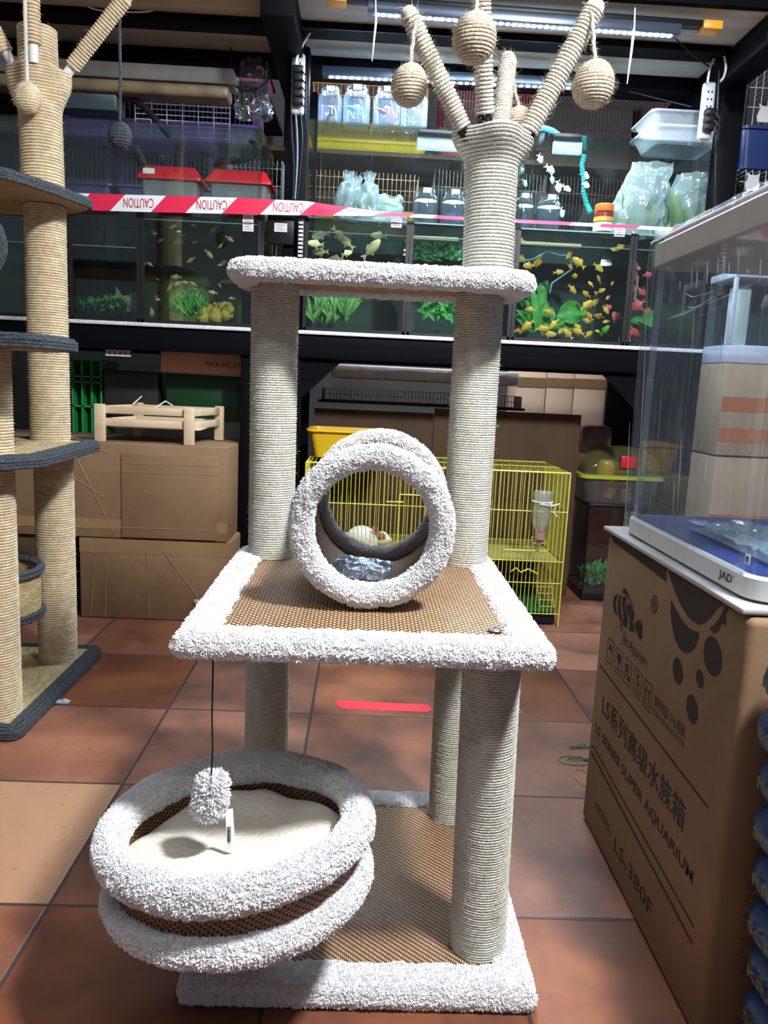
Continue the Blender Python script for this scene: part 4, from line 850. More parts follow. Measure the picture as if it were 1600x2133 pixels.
power_strip('white power strip with black plugs at the right end of the rack', 1473, 172, 292, 3.30, (0, 1, 2), -2)
lead('white_lead', [px(545, 0, 3.25), px(585, 35, 3.26), px(618, 68, 3.26), px(622, 95, 3.26), px(618, 125, 3.265)], .0045, WHITEP, 'white power lead running down to the grey power strip from the left')
lead('white_lead', [px(772, 28, 3.2), px(720, 28, 3.22), px(682, 24, 3.24), px(665, 40, 3.24), px(630, 95, 3.25), px(617, 130, 3.25), px(617, 190, 3.255)], .0045, WHITEP, 'white power lead from the bright LED tube down to the grey power strip')
for k, (dx, cc, mt, lb) in enumerate(((0, .004, BLACKP, 'black cable hanging below the grey power strip, left strand'), (9, .004, pm('grey_blue_cable', (0.15, 0.19, 0.26), rough=0.4), 'grey-blue cable hanging below the grey power strip, middle strand'), (18, .004, BLACKP, 'black cable hanging below the grey power strip, right strand'))):
    lead('hanging_cable', [px(606+dx, 225, 3.285), px(608+dx*1.2, 280, 3.28), px(612+dx*.8, 340, 3.285), px(610+dx*.5, 415, 3.29)], cc, mt, lb)
lead('white_cable', [px(1500, 70, 3.28), px(1505, 95, 3.25), px(1512, 135, 3.22), px(1508, 160, 3.24), px(1498, 172, 3.27)], .0048, WHITEP, 'white cable looping above the right power strip, right strand')
lead('white_cable', [px(1495, 108, 3.26), px(1480, 140, 3.26), px(1474, 172, 3.27)], .0048, WHITEP, 'white cable dropping straight into the right power strip')
lead('black_cable', [px(1500, 60, 3.27), px(1497, 180, 3.26), px(1492, 300, 3.27), px(1490, 450, 3.28)], .0045, BLACKP, 'black cable hanging down the right end post')
lead('black_cable', [px(1405, 78, 3.1), px(1440, 110, 3.2), px(1485, 145, 3.28)], .003, BLACKP, 'thin black lead from the bright LED tube to the right end post')
lead('black_cable', [px(1310, 190, 3.45), px(1370, 205, 3.4), px(1440, 222, 3.32)], .003, BLACKP, 'thin black lead from the deeper LED tube to the right power strip')
lead('air_line', [px(330, 15, 3.2), px(300, 25, 3.2), px(200, 20, 3.2), px(150, -10, 3.2)], .003, WHITEP, 'thin pale air line looping under the top left shelf')
# left part: red-lidded boxes, filter housing, hose, white grid, crumpled bag
CLEARB = thin('clear_box_plastic', tint=(0.88, 0.9, 0.92), refl=0.15, haze=0.22, hcol=(0.8, 0.82, 0.85))
def red_box(x0, x1, yb, yt, Y, label, lblx=None, mat=REDP):
    a = px(x0, yb, Y); b = px(x1, yb, Y); zt = UZ0+.138; z0 = UZ0+.008; t = thing('lidded_box', label, 'box', ((a.x+b.x)/2, Y+.06, z0), 'small boxes with red lids')
    w0 = b.x-a.x
    mb = MB(); rows = [[(q[0], q[1], zz_) for q in rrect(a.x+.025-k, b.x-.025+k, Y-k, Y+.12+k, .015, .015)] for k, zz_ in ((0, z0), (.008, zt))]; mb.grid(rows, closev=True); mb.f.append(tuple(range(len(rows[0])))[::-1]); mb.build('clear_box', CLEARB, t)
    mb = MB(); rows = [[(q[0], q[1], zz_) for q in rrect(a.x+.01-k, b.x-.01+k, Y-.01-k, Y+.13+k, .012, .015)] for k, zz_ in ((.010, zt-.012), (.010, zt), (-.018, zt+.042), (-.022, zt+.045))]; mb.grid(rows, closev=True); mb.f.append(tuple((len(rows)-1)*len(rows[0])+i for i in range(len(rows[0])))); l = mb.build('red_lid', mat, t)
    if lblx: MB().box(a.x+.028, a.x+.075, Y-.0155, Y-.014, zt+.006, zt+.028).build('paper_label', PAPER, l, smooth=False)
    MB().box(a.x+.04, b.x-.04, Y+.01, Y+.10, z0+.003, z0+.045).build('content', pm('grey_content', (0.35, 0.36, 0.32), (0.6, 0.6, 0.56), ns=8, rough=0.6), t)
red_box(286, 420, 408, 340, 3.38, 'clear box with a red lid and a small white label', True)
red_box(428, 566, 412, 345, 3.38, 'clear box with a red lid and no label, the right one of the two')
a = px(122, 250, 3.36); b = px(243, 250, 3.36)
o = thing('canister_filter', 'dark blue-grey filter box in front of the purple cage tray, left', 'filter', tuple(a))
MB().bbox(a.x, b.x, 3.36, 3.48, UZ0+.375, UZ0+.475, .01).build('housing', pm('blue_grey_plastic', (0.035, 0.055, 0.065), rough=0.3), o); MB().bbox(a.x, b.x-.003, 3.355, 3.48, UZ0+.477, UZ0+.486, .003).build('top_rim', pm('light_rim', (0.25, 0.32, 0.36), rough=0.3), o)
lead('black_hose', [px(255, 205, 3.40), px(275, 206, 3.40), px(305, 228, 3.40), px(335, 262, 3.40), px(355, 285, 3.42)], .013, BLACKP, 'thick black hose sloping in front of the white wire grid', 'hose')
lead('black_hose', [px(522, 295, 3.42), px(532, 302, 3.40), px(530, 322, 3.40), px(505, 335, 3.40), px(470, 338, 3.42), px(445, 345, 3.44)], .010, BLACKP, 'black hose curling behind the right red-lidded box', 'hose')
# ================================================================== CAGES BEHIND THE RACK
def wire_cage(label, x0, x1, y0, y1, z0, z1, wm, tm, tray=.07, group='wire cages behind the rack', step=.022, hstep=.08, name='wire_cage', side='both', r=.0014):
    t = thing(name, label, 'cage', ((x0+x1)/2, (y0+y1)/2, z0), group)
    mb = MB(); n = int((x1-x0)/step)
    for i in range(n+1): mb.box(x0+i*step-r, x0+i*step+r, y0-r, y0+r, z0+tray, z1)
    k = z0+tray
    while k < z1: mb.box(x0, x1, y0-2*r, y0, k-r, k+r); k += hstep
    mb.build('front_wires', wm, t, smooth=False)
    mb = MB(); m = int((y1-y0)/step)
    for i in range(m+1): mb.box(x0-r, x0+r, y0+i*step-r, y0+i*step+r, z0+tray, z1)
    mb.build('side_wires', wm, t, smooth=False)
    mb = MB()
    for i in range(m+1): mb.box(x1-r, x1+r, y0+i*step-r, y0+i*step+r, z0+tray, z1)
    mb.build('side_wires', wm, t, smooth=False)
    mb = MB()
    for i in range(n+1): mb.box(x0+i*step-r, x0+i*step+r, y0, y1, z1-r, z1+r)
    mb.build('top_wires', wm, t, smooth=False)
    mb = MB(); rows = [[(q[0], q[1], zz_) for q in rrect(x0-k, x1+k, y0-k, y1+k, .03, .03)] for k, zz_ in ((-.01, z0), (-.006, z0), (.012, z0+tray), (.022, z0+tray), (.022, z0+tray-.012))]
    mb.grid(rows, closev=True); mb.f.append(tuple(range(len(rows[0])))[::-1]); mb.build('tray', tm, t); return t
PURW = pm('purple_wire', (0.26, 0.14, 0.36), rough=0.4); PURP = pm('purple_plastic', (0.30, 0.18, 0.50), rough=0.4); PINKP = pm('pink_plastic', (0.70, 0.14, 0.35), rough=0.4)
BLU = pm('blue_plastic', (0.02, 0.06, 0.50), rough=0.35); REDW = pm('dark_red_wire', (0.28, 0.03, 0.03), rough=0.4); BRNW = pm('brown_wire', (0.10, 0.04, 0.03), rough=0.4); WHW = pm('white_wire', (0.6, 0.6, 0.62), rough=0.4); ORW = pm('orange_wire', (0.5, 0.22, 0.07), rough=0.4)
# hidden stand that carries them
st = thing('storage_shelf', 'dim shelf behind the tanks that carries the stacked wire cages', 'shelf', (-.2, 4.6, 0))
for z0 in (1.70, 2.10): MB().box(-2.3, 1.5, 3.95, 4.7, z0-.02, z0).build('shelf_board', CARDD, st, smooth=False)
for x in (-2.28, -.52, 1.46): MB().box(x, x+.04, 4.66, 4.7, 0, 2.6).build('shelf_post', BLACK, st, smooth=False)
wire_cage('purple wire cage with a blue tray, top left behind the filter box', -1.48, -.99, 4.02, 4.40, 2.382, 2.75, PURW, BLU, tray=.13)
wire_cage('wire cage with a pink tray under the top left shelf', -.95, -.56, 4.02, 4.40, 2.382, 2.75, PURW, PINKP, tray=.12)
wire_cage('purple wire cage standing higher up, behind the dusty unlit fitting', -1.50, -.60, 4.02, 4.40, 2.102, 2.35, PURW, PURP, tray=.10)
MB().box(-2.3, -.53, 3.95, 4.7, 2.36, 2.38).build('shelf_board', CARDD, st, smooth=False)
wire_cage('dusky purple wire cage left of the white wire grid', -1.75, -1.30, 4.02, 4.40, 1.702, 2.05, PURW, PURP, tray=.20)
wire_cage('purple wire cage right behind the red-lidded boxes', -1.25, -.80, 4.02, 4.40, 1.702, 2.05, PURW, PURP, tray=.20)
wire_cage('wire cage with a green tray behind the right red-lidded box', -.72, -.45, 4.02, 4.40, 1.702, 2.05, WHW, GRNP)
wire_cage('brass-coloured wire cage with a yellow tray, low behind the plant bags', -.33, .22, 4.02, 4.40, 1.702, 2.02, ORW, YELP, tray=.14, hstep=.05)
wire_cage('orange wire cage with a yellow tray, above the plant bags', -.33, .24, 3.98, 4.40, 2.102, 2.50, ORW, YELP, tray=.05, hstep=.05)
wire_cage('dark red wire cage between the branches of the rope crown', .32, .75, 4.02, 4.40, 2.102, 2.50, REDW, REDP, hstep=.10, step=.014)
wire_cage('brown wire cage under the lit end of the deeper LED tube', .80, 1.42, 4.02, 4.40, 2.102, 2.50, BRNW, pm('brown_plastic', (0.08, 0.035, 0.025), rough=0.5), hstep=.10, step=.018)
wire_cage('brown wire cage behind the pale blue charms', .30, .85, 4.02, 4.40, 1.702, 2.05, BRNW, pm('dark_tan_plastic', (0.20, 0.12, 0.07), rough=0.5), hstep=.10, step=.018)
wire_cage('dark wire cage behind the bags of leaves', .90, 1.42, 4.02, 4.40, 1.702, 2.05, BRNW, BLACKP, hstep=.10, step=.018)
g = MB(); a = px(282, 192, 3.80); b = px(478, 290, 3.80)
for k in range(9): zz_ = a.z-(a.z-b.z)*k/8; g.box(a.x, b.x, 3.8, 3.803, zz_-.0018, zz_+.0018)
for k in range(7): xx = a.x+(b.x-a.x)*k/6; g.box(xx-.0018, xx+.0018, 3.797, 3.80, b.z, a.z)
tag(recenter(g.build('wire_grid', WHW, smooth=False)), 'small white wire grid standing behind the sloping black hose', 'grid')
film_bag('crumpled_bag', 'dark crinkled clear bag beside the middle rack post, upper left tier', tuple(px(528, 245, 3.5)), .16, .22, .12, thin('dark_film', tint=(0.7, 0.72, 0.74), refl=0.30, haze=0.03, rough=0.10, bump=1.0, bs=18), 55.0, False)
# right end: cages with navy and green trays outside the rack
wire_cage('wire cage with a navy tray to the right of the rack, upper one', 1.62, 2.20, 3.60, 4.05, 2.02, 2.46, WHW, BLUP, tray=.17, group='cages right of the rack', step=.03)
wire_cage('wire cage with a bright green tray to the right of the rack, lower one', 1.62, 2.25, 3.60, 4.05, 1.60, 2.01, WHW, GRNP, tray=.20, group='cages right of the rack', step=.03)
tag(recenter(MB().bbox(1.60, 2.3, 3.58, 4.1, 0.0, 1.595, .01).build('black_cabinet', BLACK)), 'tall black cabinet carrying the cages with navy and green trays', 'cabinet')
for (x, y, lb) in ((1593, 232, 'white plastic clip on the navy tray'), (1568, 375, 'white plastic clip on the green tray')):
    p = px(x, y, 3.56); MBc = MB().prism([(-.028, .03), (-.022, .01), (-.032, -.02), (-.026, -.045), (.026, -.045), (.032, -.02), (.022, .01), (.028, .03), (.012, .02), (-.012, .02)], -.004, .004, Matrix.Translation(p) @ Matrix.Rotation(PI/2, 4, 'X')); tag(recenter(MBc.build('door_clip', WHITEP, smooth=False)), lb, 'clip')
# ================================================================== UNDER THE RACK
sl = thing('added_fill_lamp', 'slim glowing tube added unseen under the storage shelf to brighten the pale cartons', 'lamp', (.45, 4.02, 1.66))  # added tube, out of sight, brightens the cartons and bundle under the rack
MB().bbox(-.35, 1.30, 3.955, 4.0, 1.655, 1.678, .004).build('lamp_body', WHITEP, sl); mb = MB(); mb.tube([(-.30, 3.975, 1.640), (1.25, 3.975, 1.640)], .009, 10); mb.build('fill_tube', pm('fill_tube_glow', (1, 1, 1), emit=(1.0, 0.96, 0.93), estr=75), sl)
def carton(label, x0, x1, y0, y1, z0, z1, mat=CARD, tape=None, name='cardboard_box', group=None, seam=True):
    t = thing(name, label, 'box', ((x0+x1)/2, (y0+y1)/2, z0), group); b = MB().bbox(x0, x1, y0, y1, z0, z1, .006).build('carton', mat, t)
    if tape is not None:
        for (za, zb) in tape: MB().box(x0+.001, x1-.001, y0-.0015, y0-.0002, za, zb).build('parcel_tape', TAPEM, b, smooth=False)
    return t
c = carton('large creased cardboard box with an overlapping flap, on top of the lower one', -1.62, -.535, 3.08, 3.55, .338, .722, CARD, [(.375, .415)], group=None)
M_ = Matrix(((1, 0, 0, 0), (0, 0, 1, 0), (0, 1, 0, 0), (0, 0, 0, 1)))
fl = MB().bbox(-.955, -.575, 3.070, 3.0795, .345, .685, .003).build('overlapping_flap', CARDL if False else CARD, c)
mb = MB()
for (x0, z0, x1, z1) in ((-.955, .61, -.575, .612), (-.955, .645, -.575, .647), (-.955, .385, -.60, .387)): mb.tube([(x0, 3.0695, z0), (x1, 3.0695, z1)], .0018, 5)
for (x0, z0, x1, z1) in ((-1.13, .65, -.99, .36), (-1.14, .575, -1.02, .50), (-1.13, .71, -1.0, .68)): mb.tube([(x0, 3.0795, z0), (x1, 3.0795, z1)], .0025, 5)
mb.build('crease', pm('light_crease', (0.27, 0.17, 0.09), rough=0.8), c)
c = carton('large creased cardboard box on the floor under the overlapping-flap box', -1.13, -.52, 3.085, 3.56, 0.001, .335, CARD, [(.275, .335)])
mb = MB()
for (x0, z0, x1, z1) in ((-1.03, .005, -1.02, .33), (-.86, .30, -.85, .01), (-.80, .30, -.65, .10), (-1.06, .32, -1.09, .01)): mb.tube([(x0, 3.084, z0), (x1, 3.084, z1)], .0025, 5)
mb.build('crease', MATS['light_crease'], c)
mb = MB(); mb.ball((-.655, 3.078, .085), (.014, .006, .012), 8, 6); mb.build('torn_hole', pm('torn_paper', (0.5, 0.4, 0.3), rough=0.9), c)
put_text('00PE', 'printed_letters', (-.5195, 3.50, .25), (0, -1, 0), (0, 0, 1), .10, .035, INK, None, 0) if False else None
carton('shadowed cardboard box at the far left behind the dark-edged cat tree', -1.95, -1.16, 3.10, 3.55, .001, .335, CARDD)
# pine pet bed
bed = thing('wooden_pet_bed', 'small slatted pine pet bed standing on the creased cardboard box', 'pet bed', (-.85, 3.24, .722))
for (x, y) in ((-1.045, 3.10), (-.695, 3.105), (-.985, 3.42), (-.635, 3.42)):
    MB().bbox(x-.020, x+.020, y-.012, y+.014, .723, .872, .004).build('leg', PINE, bed)
for (za, zb) in ((.835, .865), (.785, .815)):
    MB().bbox(-1.045, -.695, 3.114, 3.124, za, zb, .003).build('front_slat', PINE, bed); MB().bbox(-.985, -.635, 3.405, 3.415, za, zb, .003).build('back_slat', PINE, bed)
    for (xa, xb) in ((-1.045, -.985), (-.695, -.635)):
        d = Vector((xb-xa, .29, 0)); M2 = Matrix.Translation((xa, 3.118, 0)) @ Matrix.Rotation(math.atan2(d.y, d.x), 4, 'Z'); MB().bbox(0, d.length, -.005, .005, za, zb, .003, M=M2).build('side_slat', PINE, bed)
MB().bbox(-1.02, -.66, 3.13, 3.40, .780, .786, .002).build('bed_floor', PINE, bed)
mb = MB(); mb.tube([(-.84, 3.13, .862), (-.80, 3.15, .892), (-.78, 3.18, .875)], .003); mb.tube([(-.99, 3.35, .865), (-.96, 3.38, .90)], .003); mb.build('loose_tie', WHITEP, bed)
# crates and dark bins behind
cr_ = thing('green_crate', 'dark green plastic crate with open cells under the left rack', 'crate', (-1.20, 3.6, .722)); mb = MB()
a = px(150, 748, 3.60); b = px(212, 905, 3.60)
for k in range(4): xx = a.x+(b.x-a.x)*k/3; mb.box(xx-.004, xx+.004, 3.60, 3.66, b.z, a.z)
for zz_ in (a.z, a.z-.075, a.z-.10, a.z-.21, a.z-.36): mb.box(a.x-.004, b.x+.006, 3.60, 3.66, zz_-.004, zz_+.004)
mb.build('cell_grid', pm('mid_green_plastic', (0.02, 0.30, 0.07), rough=0.4), cr_, smooth=False); MB().box(a.x, b.x, 3.66, 3.9, b.z, a.z).build('crate_body', DGRN, cr_, smooth=False)
def simple_box(name, label, cat, a, b, Y0, Y1, mat, z0=None, bev=.006):
    A_ = px(*a, Y0); B_ = px(*b, Y0); return tag(recenter(MB().bbox(A_.x, B_.x, Y0, Y1, z0 if z0 is not None else B_.z, A_.z, bev).build(name, mat)), label, cat)
simple_box('dark_bin', 'dark translucent bin behind the pine pet bed', 'bin', (216, 770), (330, 870), 3.58, 3.78, pm('smoky_plastic', (0.02, 0.022, 0.022), (0.035, 0.035, 0.03), ns=5, rough=0.3))
simple_box('green_bin', 'very dark green bin right behind the pine pet bed', 'bin', (345, 778), (500, 880), 3.56, 3.78, pm('very_dark_green', (0.004, 0.045, 0.015), rough=0.4))
pk = thing('packing_box', 'reddish box with PACK ING QT lettering under the left rack', 'box', tuple(px(420, 785, 3.45)))
A_ = px(335, 735, 3.45); B_ = px(500, 782, 3.45); pkb = MB().bbox(A_.x, B_.x+.05, 3.45, 3.75, B_.z, A_.z+.02, .003).build('carton', CARDP, pk)
e0 = px(429, 758, 3.448); e1 = px(495, 762, 3.448); put_text('PACK ING QT', 'printed_lettering', (e0.x, 3.4485, e0.z-.014), (1, 0, 0), (0, 0, 1), .150, .026, INK, pkb)
A_ = px(220, 728, 3.34); B_ = px(273, 743, 3.34); q = MB().box(A_.x, B_.x, 3.338, 3.342, B_.z, A_.z).build('barcode_label', PAPER, smooth=False); tag(recenter(q), 'torn barcode label hanging below the left rack beam', 'label')
mb = MB()
for k in range(14): xx = A_.x+.004+k*.0075; mb.box(xx, xx+.002+.0025*((k*5) % 3)/2, 3.3370, 3.3378, B_.z+.004, A_.z-.004)
i_ = mb.build('bars', INK, None, smooth=False); i_.parent = q; i_.location = -Vector(q.location)
# middle bay
PALEC = pm('pale_carton', (0.66, 0.46, 0.36), (0.74, 0.54, 0.43), ns=5, rough=0.8, bump=0.15, bs=25)
WRAP = pm('film_wrapped_foam', (0.62, 0.66, 0.80), (0.80, 0.82, 0.92), ns=14, rough=0.25, bump=0.9, bs=22)
simple_box('wrapped_foam_block', 'long pale bundle wrapped in shiny film under the rack beam', 'bundle', (690, 757), (1082, 805), 3.92, 4.10, WRAP, bev=.02)
A_ = px(672, 806, 3.92); B_ = px(1085, 855, 3.92); wire_cage('low black wire cage under the film-wrapped bundle', A_.x, B_.x, 3.92, 4.12, B_.z, A_.z-.004, pm('blackish_wire', (0.05, 0.035, 0.04), rough=0.4), BLACKP, tray=.01, group=None, step=.018, hstep=.03)
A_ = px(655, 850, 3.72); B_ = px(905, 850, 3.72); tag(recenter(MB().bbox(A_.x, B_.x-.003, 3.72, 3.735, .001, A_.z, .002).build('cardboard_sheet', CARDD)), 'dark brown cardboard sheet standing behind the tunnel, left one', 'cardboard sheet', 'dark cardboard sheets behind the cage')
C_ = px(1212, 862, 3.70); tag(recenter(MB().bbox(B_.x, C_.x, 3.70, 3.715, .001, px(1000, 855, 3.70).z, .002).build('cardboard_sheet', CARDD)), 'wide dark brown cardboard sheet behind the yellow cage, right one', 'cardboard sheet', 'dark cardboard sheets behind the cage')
for k, (x0, x1) in enumerate(((1078, 1142), (1142, 1200), (1200, 1268))):
    A_ = px(x0, 765, 4.15); B_ = px(x1, 765, 4.15); zt = A_.z-.004*k; zb = .401
    carton(['pale cardboard box with a tape band, left one of three under the rack', 'pale cardboard box with a tape band, middle one of three under the rack', 'pale cardboard box with a tape band, right one of three under the rack'][k], A_.x, B_.x-.004, 4.15, 4.4, .001, zt, PALEC, [(zt-.10, zt-.05)], group='pale cartons under the rack')
simple_box('dull_bag', 'dull brownish plastic bag right of the dark cardboard sheet', 'bag', (1215, 885), (1275, 945), 3.80, 3.95, pm('brown_film', (0.10, 0.06, 0.05), (0.16, 0.10, 0.09), ns=8, rough=0.35, bump=1, bs=12), bev=.03)
A_ = px(642, 893, 3.38); B_ = px(760, 893, 3.38); tub(A_.x+.03, B_.x+.10, 3.38, 3.60, .672, A_.z, 'yellow plastic tray standing on the left end of the yellow cage', YELP, 'yellow_tray', cat='tray', flare=.025)
# ------------------------------------------------------------------ THE YELLOW CAGE
CX0, CX1, CY0, CY1, CZ = -.235, .872, 3.20, 3.66, .665
cage = thing('yellow_cage', 'long yellow wire small-animal cage on the floor behind the white cat tree', 'cage', ((CX0+CX1)/2, 3.43, 0))
YT = .0016
mb = MB(); n = 64
for i in range(n+1):
    x = CX0+(CX1-CX0)*i/n; mb.tube([(x, CY0, .05), (x, CY0, CZ)], YT, 5, cap=False)
for z in (.055, .19, .285, .50, CZ): mb.tube([(CX0, CY0-.002, z), (CX1, CY0-.002, z)], .0024, 6)
mb.build('front_wires', YELW, cage)
mb = MB()
for i in range(n+1):
    x = CX0+(CX1-CX0)*i/n; mb.tube([(x, CY0, CZ), (x, CY1, CZ)], YT, 5, cap=False)
for y in (CY0, (CY0+CY1)/2, CY1): mb.tube([(CX0, y, CZ+.002), (CX1, y, CZ+.002)], .0026, 6)
mb.build('top_wires', YELW, cage)
for x in (CX0, CX1):
    mb = MB()
    for i in range(27):
        y = CY0+(CY1-CY0)*i/26; mb.tube([(x, y, .05), (x, y, CZ)], YT, 5, cap=False)
    for z in (.055, .19, .285, .50, CZ): mb.tube([(x, CY0, z), (x, CY1, z)], .0024, 6)
    mb.build('side_wires', YELW, cage)
mb = MB()
for i in range(n//2+1):
    x = CX0+(CX1-CX0)*i/(n//2); mb.tube([(x, CY1, .05), (x, CY1, CZ)], YT, 5, cap=False)
for z in (.055, .285, CZ): mb.tube([(CX0, CY1, z), (CX1, CY1, z)], .0024, 6)
mb.build('back_wires', YELW, cage)
for (x, y) in ((CX0, CY0), (CX1, CY0), (CX0, CY1), (CX1, CY1)): mb = MB(); mb.tube([(x, y, 0.0), (x, y, CZ)], .0034, 8); mb.build('corner_rod', YELW, cage)
d = MB(); da = px(833, 1030, 3.192); db = px(882, 1150, 3.192); 
for q in ((da, Vector((db.x, 3.192, da.z))), (Vector((db.x, 3.192, da.z)), db), (db, Vector((da.x, 3.192, db.z))), (Vector((da.x, 3.192, db.z)), da)): d.tube([tuple(q[0]), tuple(q[1])], .003, 6)
d.tube([px(805, 1045, 3.19), px(840, 1046, 3.19)], .003, 6); d.build('cage_door', YELW, cage)
mb = MB(); mb.tube([px(1050, 1145, 3.19), px(1140, 1148, 3.19)], .0035, 6); mb.tube([px(1065, 1190, 3.18), px(1075, 1183, 3.17), px(1085, 1192, 3.17), px(1100, 1185, 3.17), px(1120, 1195, 3.18)], .0032, 6); mb.build('door_latch', YELW, cage)
MB().bbox(CX0+.01, CX1-.01, CY0+.02, CY1-.01, .277, .284, .003).build('upper_floor', pm('yellowish_mesh_floor', (0.30, 0.27, 0.06), (0.36, 0.33, 0.1), ns=60, rough=0.6), cage)
MB().bbox(CX0+.012, CX1-.012, CY0+.012, CY1-.012, .004, .05, .008).build('pull_out_tray', BLACKP, cage)
MB().bbox(.62, .86, CY0+.02, CY1-.05, .055, .062, .003).build('green_floor_mesh', DGRN, cage)
mb = MB()
for i in range(12): f_ = i/11; mb.tube([(.80-.0*f_, CY0+.06+.25*f_, .07+.26*f_), (.865, CY0+.06+.25*f_, .07+.26*f_)], .0018, 5)
mb.tube([(.80, CY0+.06, .07), (.80, CY0+.31, .33)], .0022, 5); mb.tube([(.865, CY0+.06, .07), (.865, CY0+.31, .33)], .0022, 5); mb.build('wire_ladder', YELW, cage)
mb = MB()
for (x, y) in ((733, 1128), (748, 1130), (1105, 1147), (1108, 1140)):
    c_ = px(x, y, 3.19)
    for k in range(3): a_ = random.uniform(0, PI); mb.tube([c_+Vector((math.cos(a_)*.012, 0, math.sin(a_)*.008)), c_, c_-Vector((math.cos(a_+.6)*.012, 0, math.sin(a_+.6)*.012))], .0015, 5)
mb.build('green_wire_tie', DGRN, cage)
# newspaper-like dark print seen through the far side
put_text('Kids Pet & Bird', 'printed_words', (.02, 3.698, .50), (1, 0, 0), (0, 0, 1), .01, .01, INK, None) if False else None
# bottle
wb = thing('water_bottle', 'upturned clear drinking bottle tied to the front of the yellow cage', 'bottle', tuple(px(1128, 1090, 3.16)))
c_ = px(1132, 1022, 3.165); BG = thin('bottle_plastic', tint=(0.90, 0.93, 0.86), refl=0.2, haze=.15, hcol=(0.8, 0.85, 0.8))
MB().lathe([(.001, 0), (.036, -.003), (.040, -.012), (.038, -.06), (.040, -.10), (.036, -.14), (.022, -.165), (.020, -.185)], tuple(c_), 28).build('bottle_body', BG, wb)
MB().lathe([(.001, -.02), (.035, -.02), (.035, -.14), (.001, -.16)], tuple(c_), 20).build('water', thin('bottle_water', tint=(0.85, 0.9, 0.82), refl=0.04, haze=.1), wb)
MB().lathe([(.023, -.175), (.024, -.180), (.024, -.205), (.012, -.212), (.006, -.245), (.001, -.247)], tuple(c_), 20).build('drinking_nozzle', pm('rosy_cap', (0.35, 0.20, 0.18), rough=0.4), wb)
mb = MB(); mb.tube([(c_[0]+.042*math.cos(a_), c_[1]+.042*math.sin(a_), c_[2]-.045) for a_ in [2*PI*i/20 for i in range(20)]], .0028, 6, closed=True); mb.tube([c_+Vector((.02, -.045, -.045)), c_+Vector((.045, -.05, -.06)), c_+Vector((.035, -.05, -.08)), c_+Vector((.055, -.05, -.10))], .0026, 6); mb.tube([c_+Vector((-.02, -.045, -.05)), c_+Vector((.03, -.05, -.055)), c_+Vector((.06, -.05, -.045))], .0026, 6); mb.build('white_string', WHITEP, wb)
# white animal lying in the cage
def blob(parts, voxel=.004):
    mb = MB()
    for c_, r_, *M in parts: mb.ball(c_, r_, 20, 14, M=M[0] if M else None)
    me = mb.mesh('tmp'); o = bpy.data.objects.new('tmp', me); COL.objects.link(o); m = o.modifiers.new('r', 'REMESH'); m.mode = 'VOXEL'; m.voxel_size = voxel
    s2 = o.modifiers.new('s', 'SMOOTH'); s2.iterations = 6; bpy.context.view_layer.update(); me2 = bpy.data.meshes.new_from_object(o.evaluated_get(bpy.context.evaluated_depsgraph_get())); bpy.data.objects.remove(o)
    me2.polygons.foreach_set('use_smooth', [True]*len(me2.polygons)); return me2
rx = px(755, 1120, 3.32).x; R0 = Vector((rx, 3.33, .285))
parts = [((-.005, 0, .050), (.062, .045, .050)), ((.035, 0, .045), (.050, .042, .043)), ((-.055, .005, .035), (.030, .035, .034)), ((.085, -.012, .050), (.033, .028, .030)), ((.112, -.020, .044), (.018, .016, .017)),
         ((-.045, -.038, .010), (.030, .014, .011)), ((.055, -.042, .008), (.026, .010, .009)), ((-.045, .038, .010), (.030, .014, .011)), ((.055, .035, .008), (.026, .010, .009)), ((-.088, .0, .034), (.013, .013, .013))]
me = blob(parts); me.materials.append(pm('white_fur', (0.72, 0.76, 0.70), (0.80, 0.82, 0.78), ns=30, rough=0.95, bump=0.5, bs=160))
o = bpy.data.objects.new('small_white_animal', me); COL.objects.link(o); o.location = R0; tag(o, 'white furry small pet with a brown ear patch lying in the yellow cage', 'pet animal'); o.name = 'white_rabbit'
for (dy, nm) in ((-.034, 'ear'), (.012, 'ear')):
    e = MB(); leaf(e, (.068, dy, .070), (.040, dy-.008, .098), .014, curl=.1); eo = e.build(nm, pm('brown_fur', (0.28, 0.12, 0.06), rough=0.9)); eo.parent = o
e = MB(); e.ball((.095, -.041, .055), (.0035, .003, .0035), 8, 6); eo = e.build('eye', BLACKP); eo.parent = o
e = MB(); e.ball((.128, -.024, .046), (.004, .004, .003), 8, 6); eo = e.build('nose', pm('pink_skin', (0.6, 0.3, 0.3), rough=0.6)); eo.parent = o
e = MB(); e.ball((.080, -.030, .060), (.021, .014, .019), 12, 8); eo = e.build('brown_patch', MATS['brown_fur']); eo.parent = o
# ------------------------------------------------------------------ small aquarium with hamster home on top
SX0, SX1, SY0, SY1 = 1.095, 1.62, 3.64, 4.0
mb_t = thing('small_aquarium', 'small black-framed aquarium with green plastic plants on the floor by the cage', 'fish tank', (1.3, 3.8, 0))
zt = px(1270, 1050, 3.64).z
MB().bbox(SX0, SX1, SY0, SY1, 0, .045, .008).build('base_frame', BLACKP, mb_t); MB().bbox(SX0, SX1, SY0, SY1, zt-.02, zt, .006).build('top_frame', BLACKP, mb_t)
MB().box(SX0+.004, SX1-.004, SY0+.004, SY0+.008, .045, zt-.02).build('front_pane', GLASS, mb_t, smooth=False); MB().box(SX0+.004, SX0+.008, SY0+.01, SY1-.01, .045, zt-.02).build('side_pane', GLASS, mb_t, smooth=False)
MB().box(SX0+.004, SX1-.004, SY1-.008, SY1-.004, .045, zt-.02).build('back_panel', BLACKP, mb_t, smooth=False)
mb = MB(); mb.box(SX0, SX0+.008, SY0, SY0+.008, .045, zt-.02); mb.build('corner_strip', BLACKP, mb_t)
t = MB()
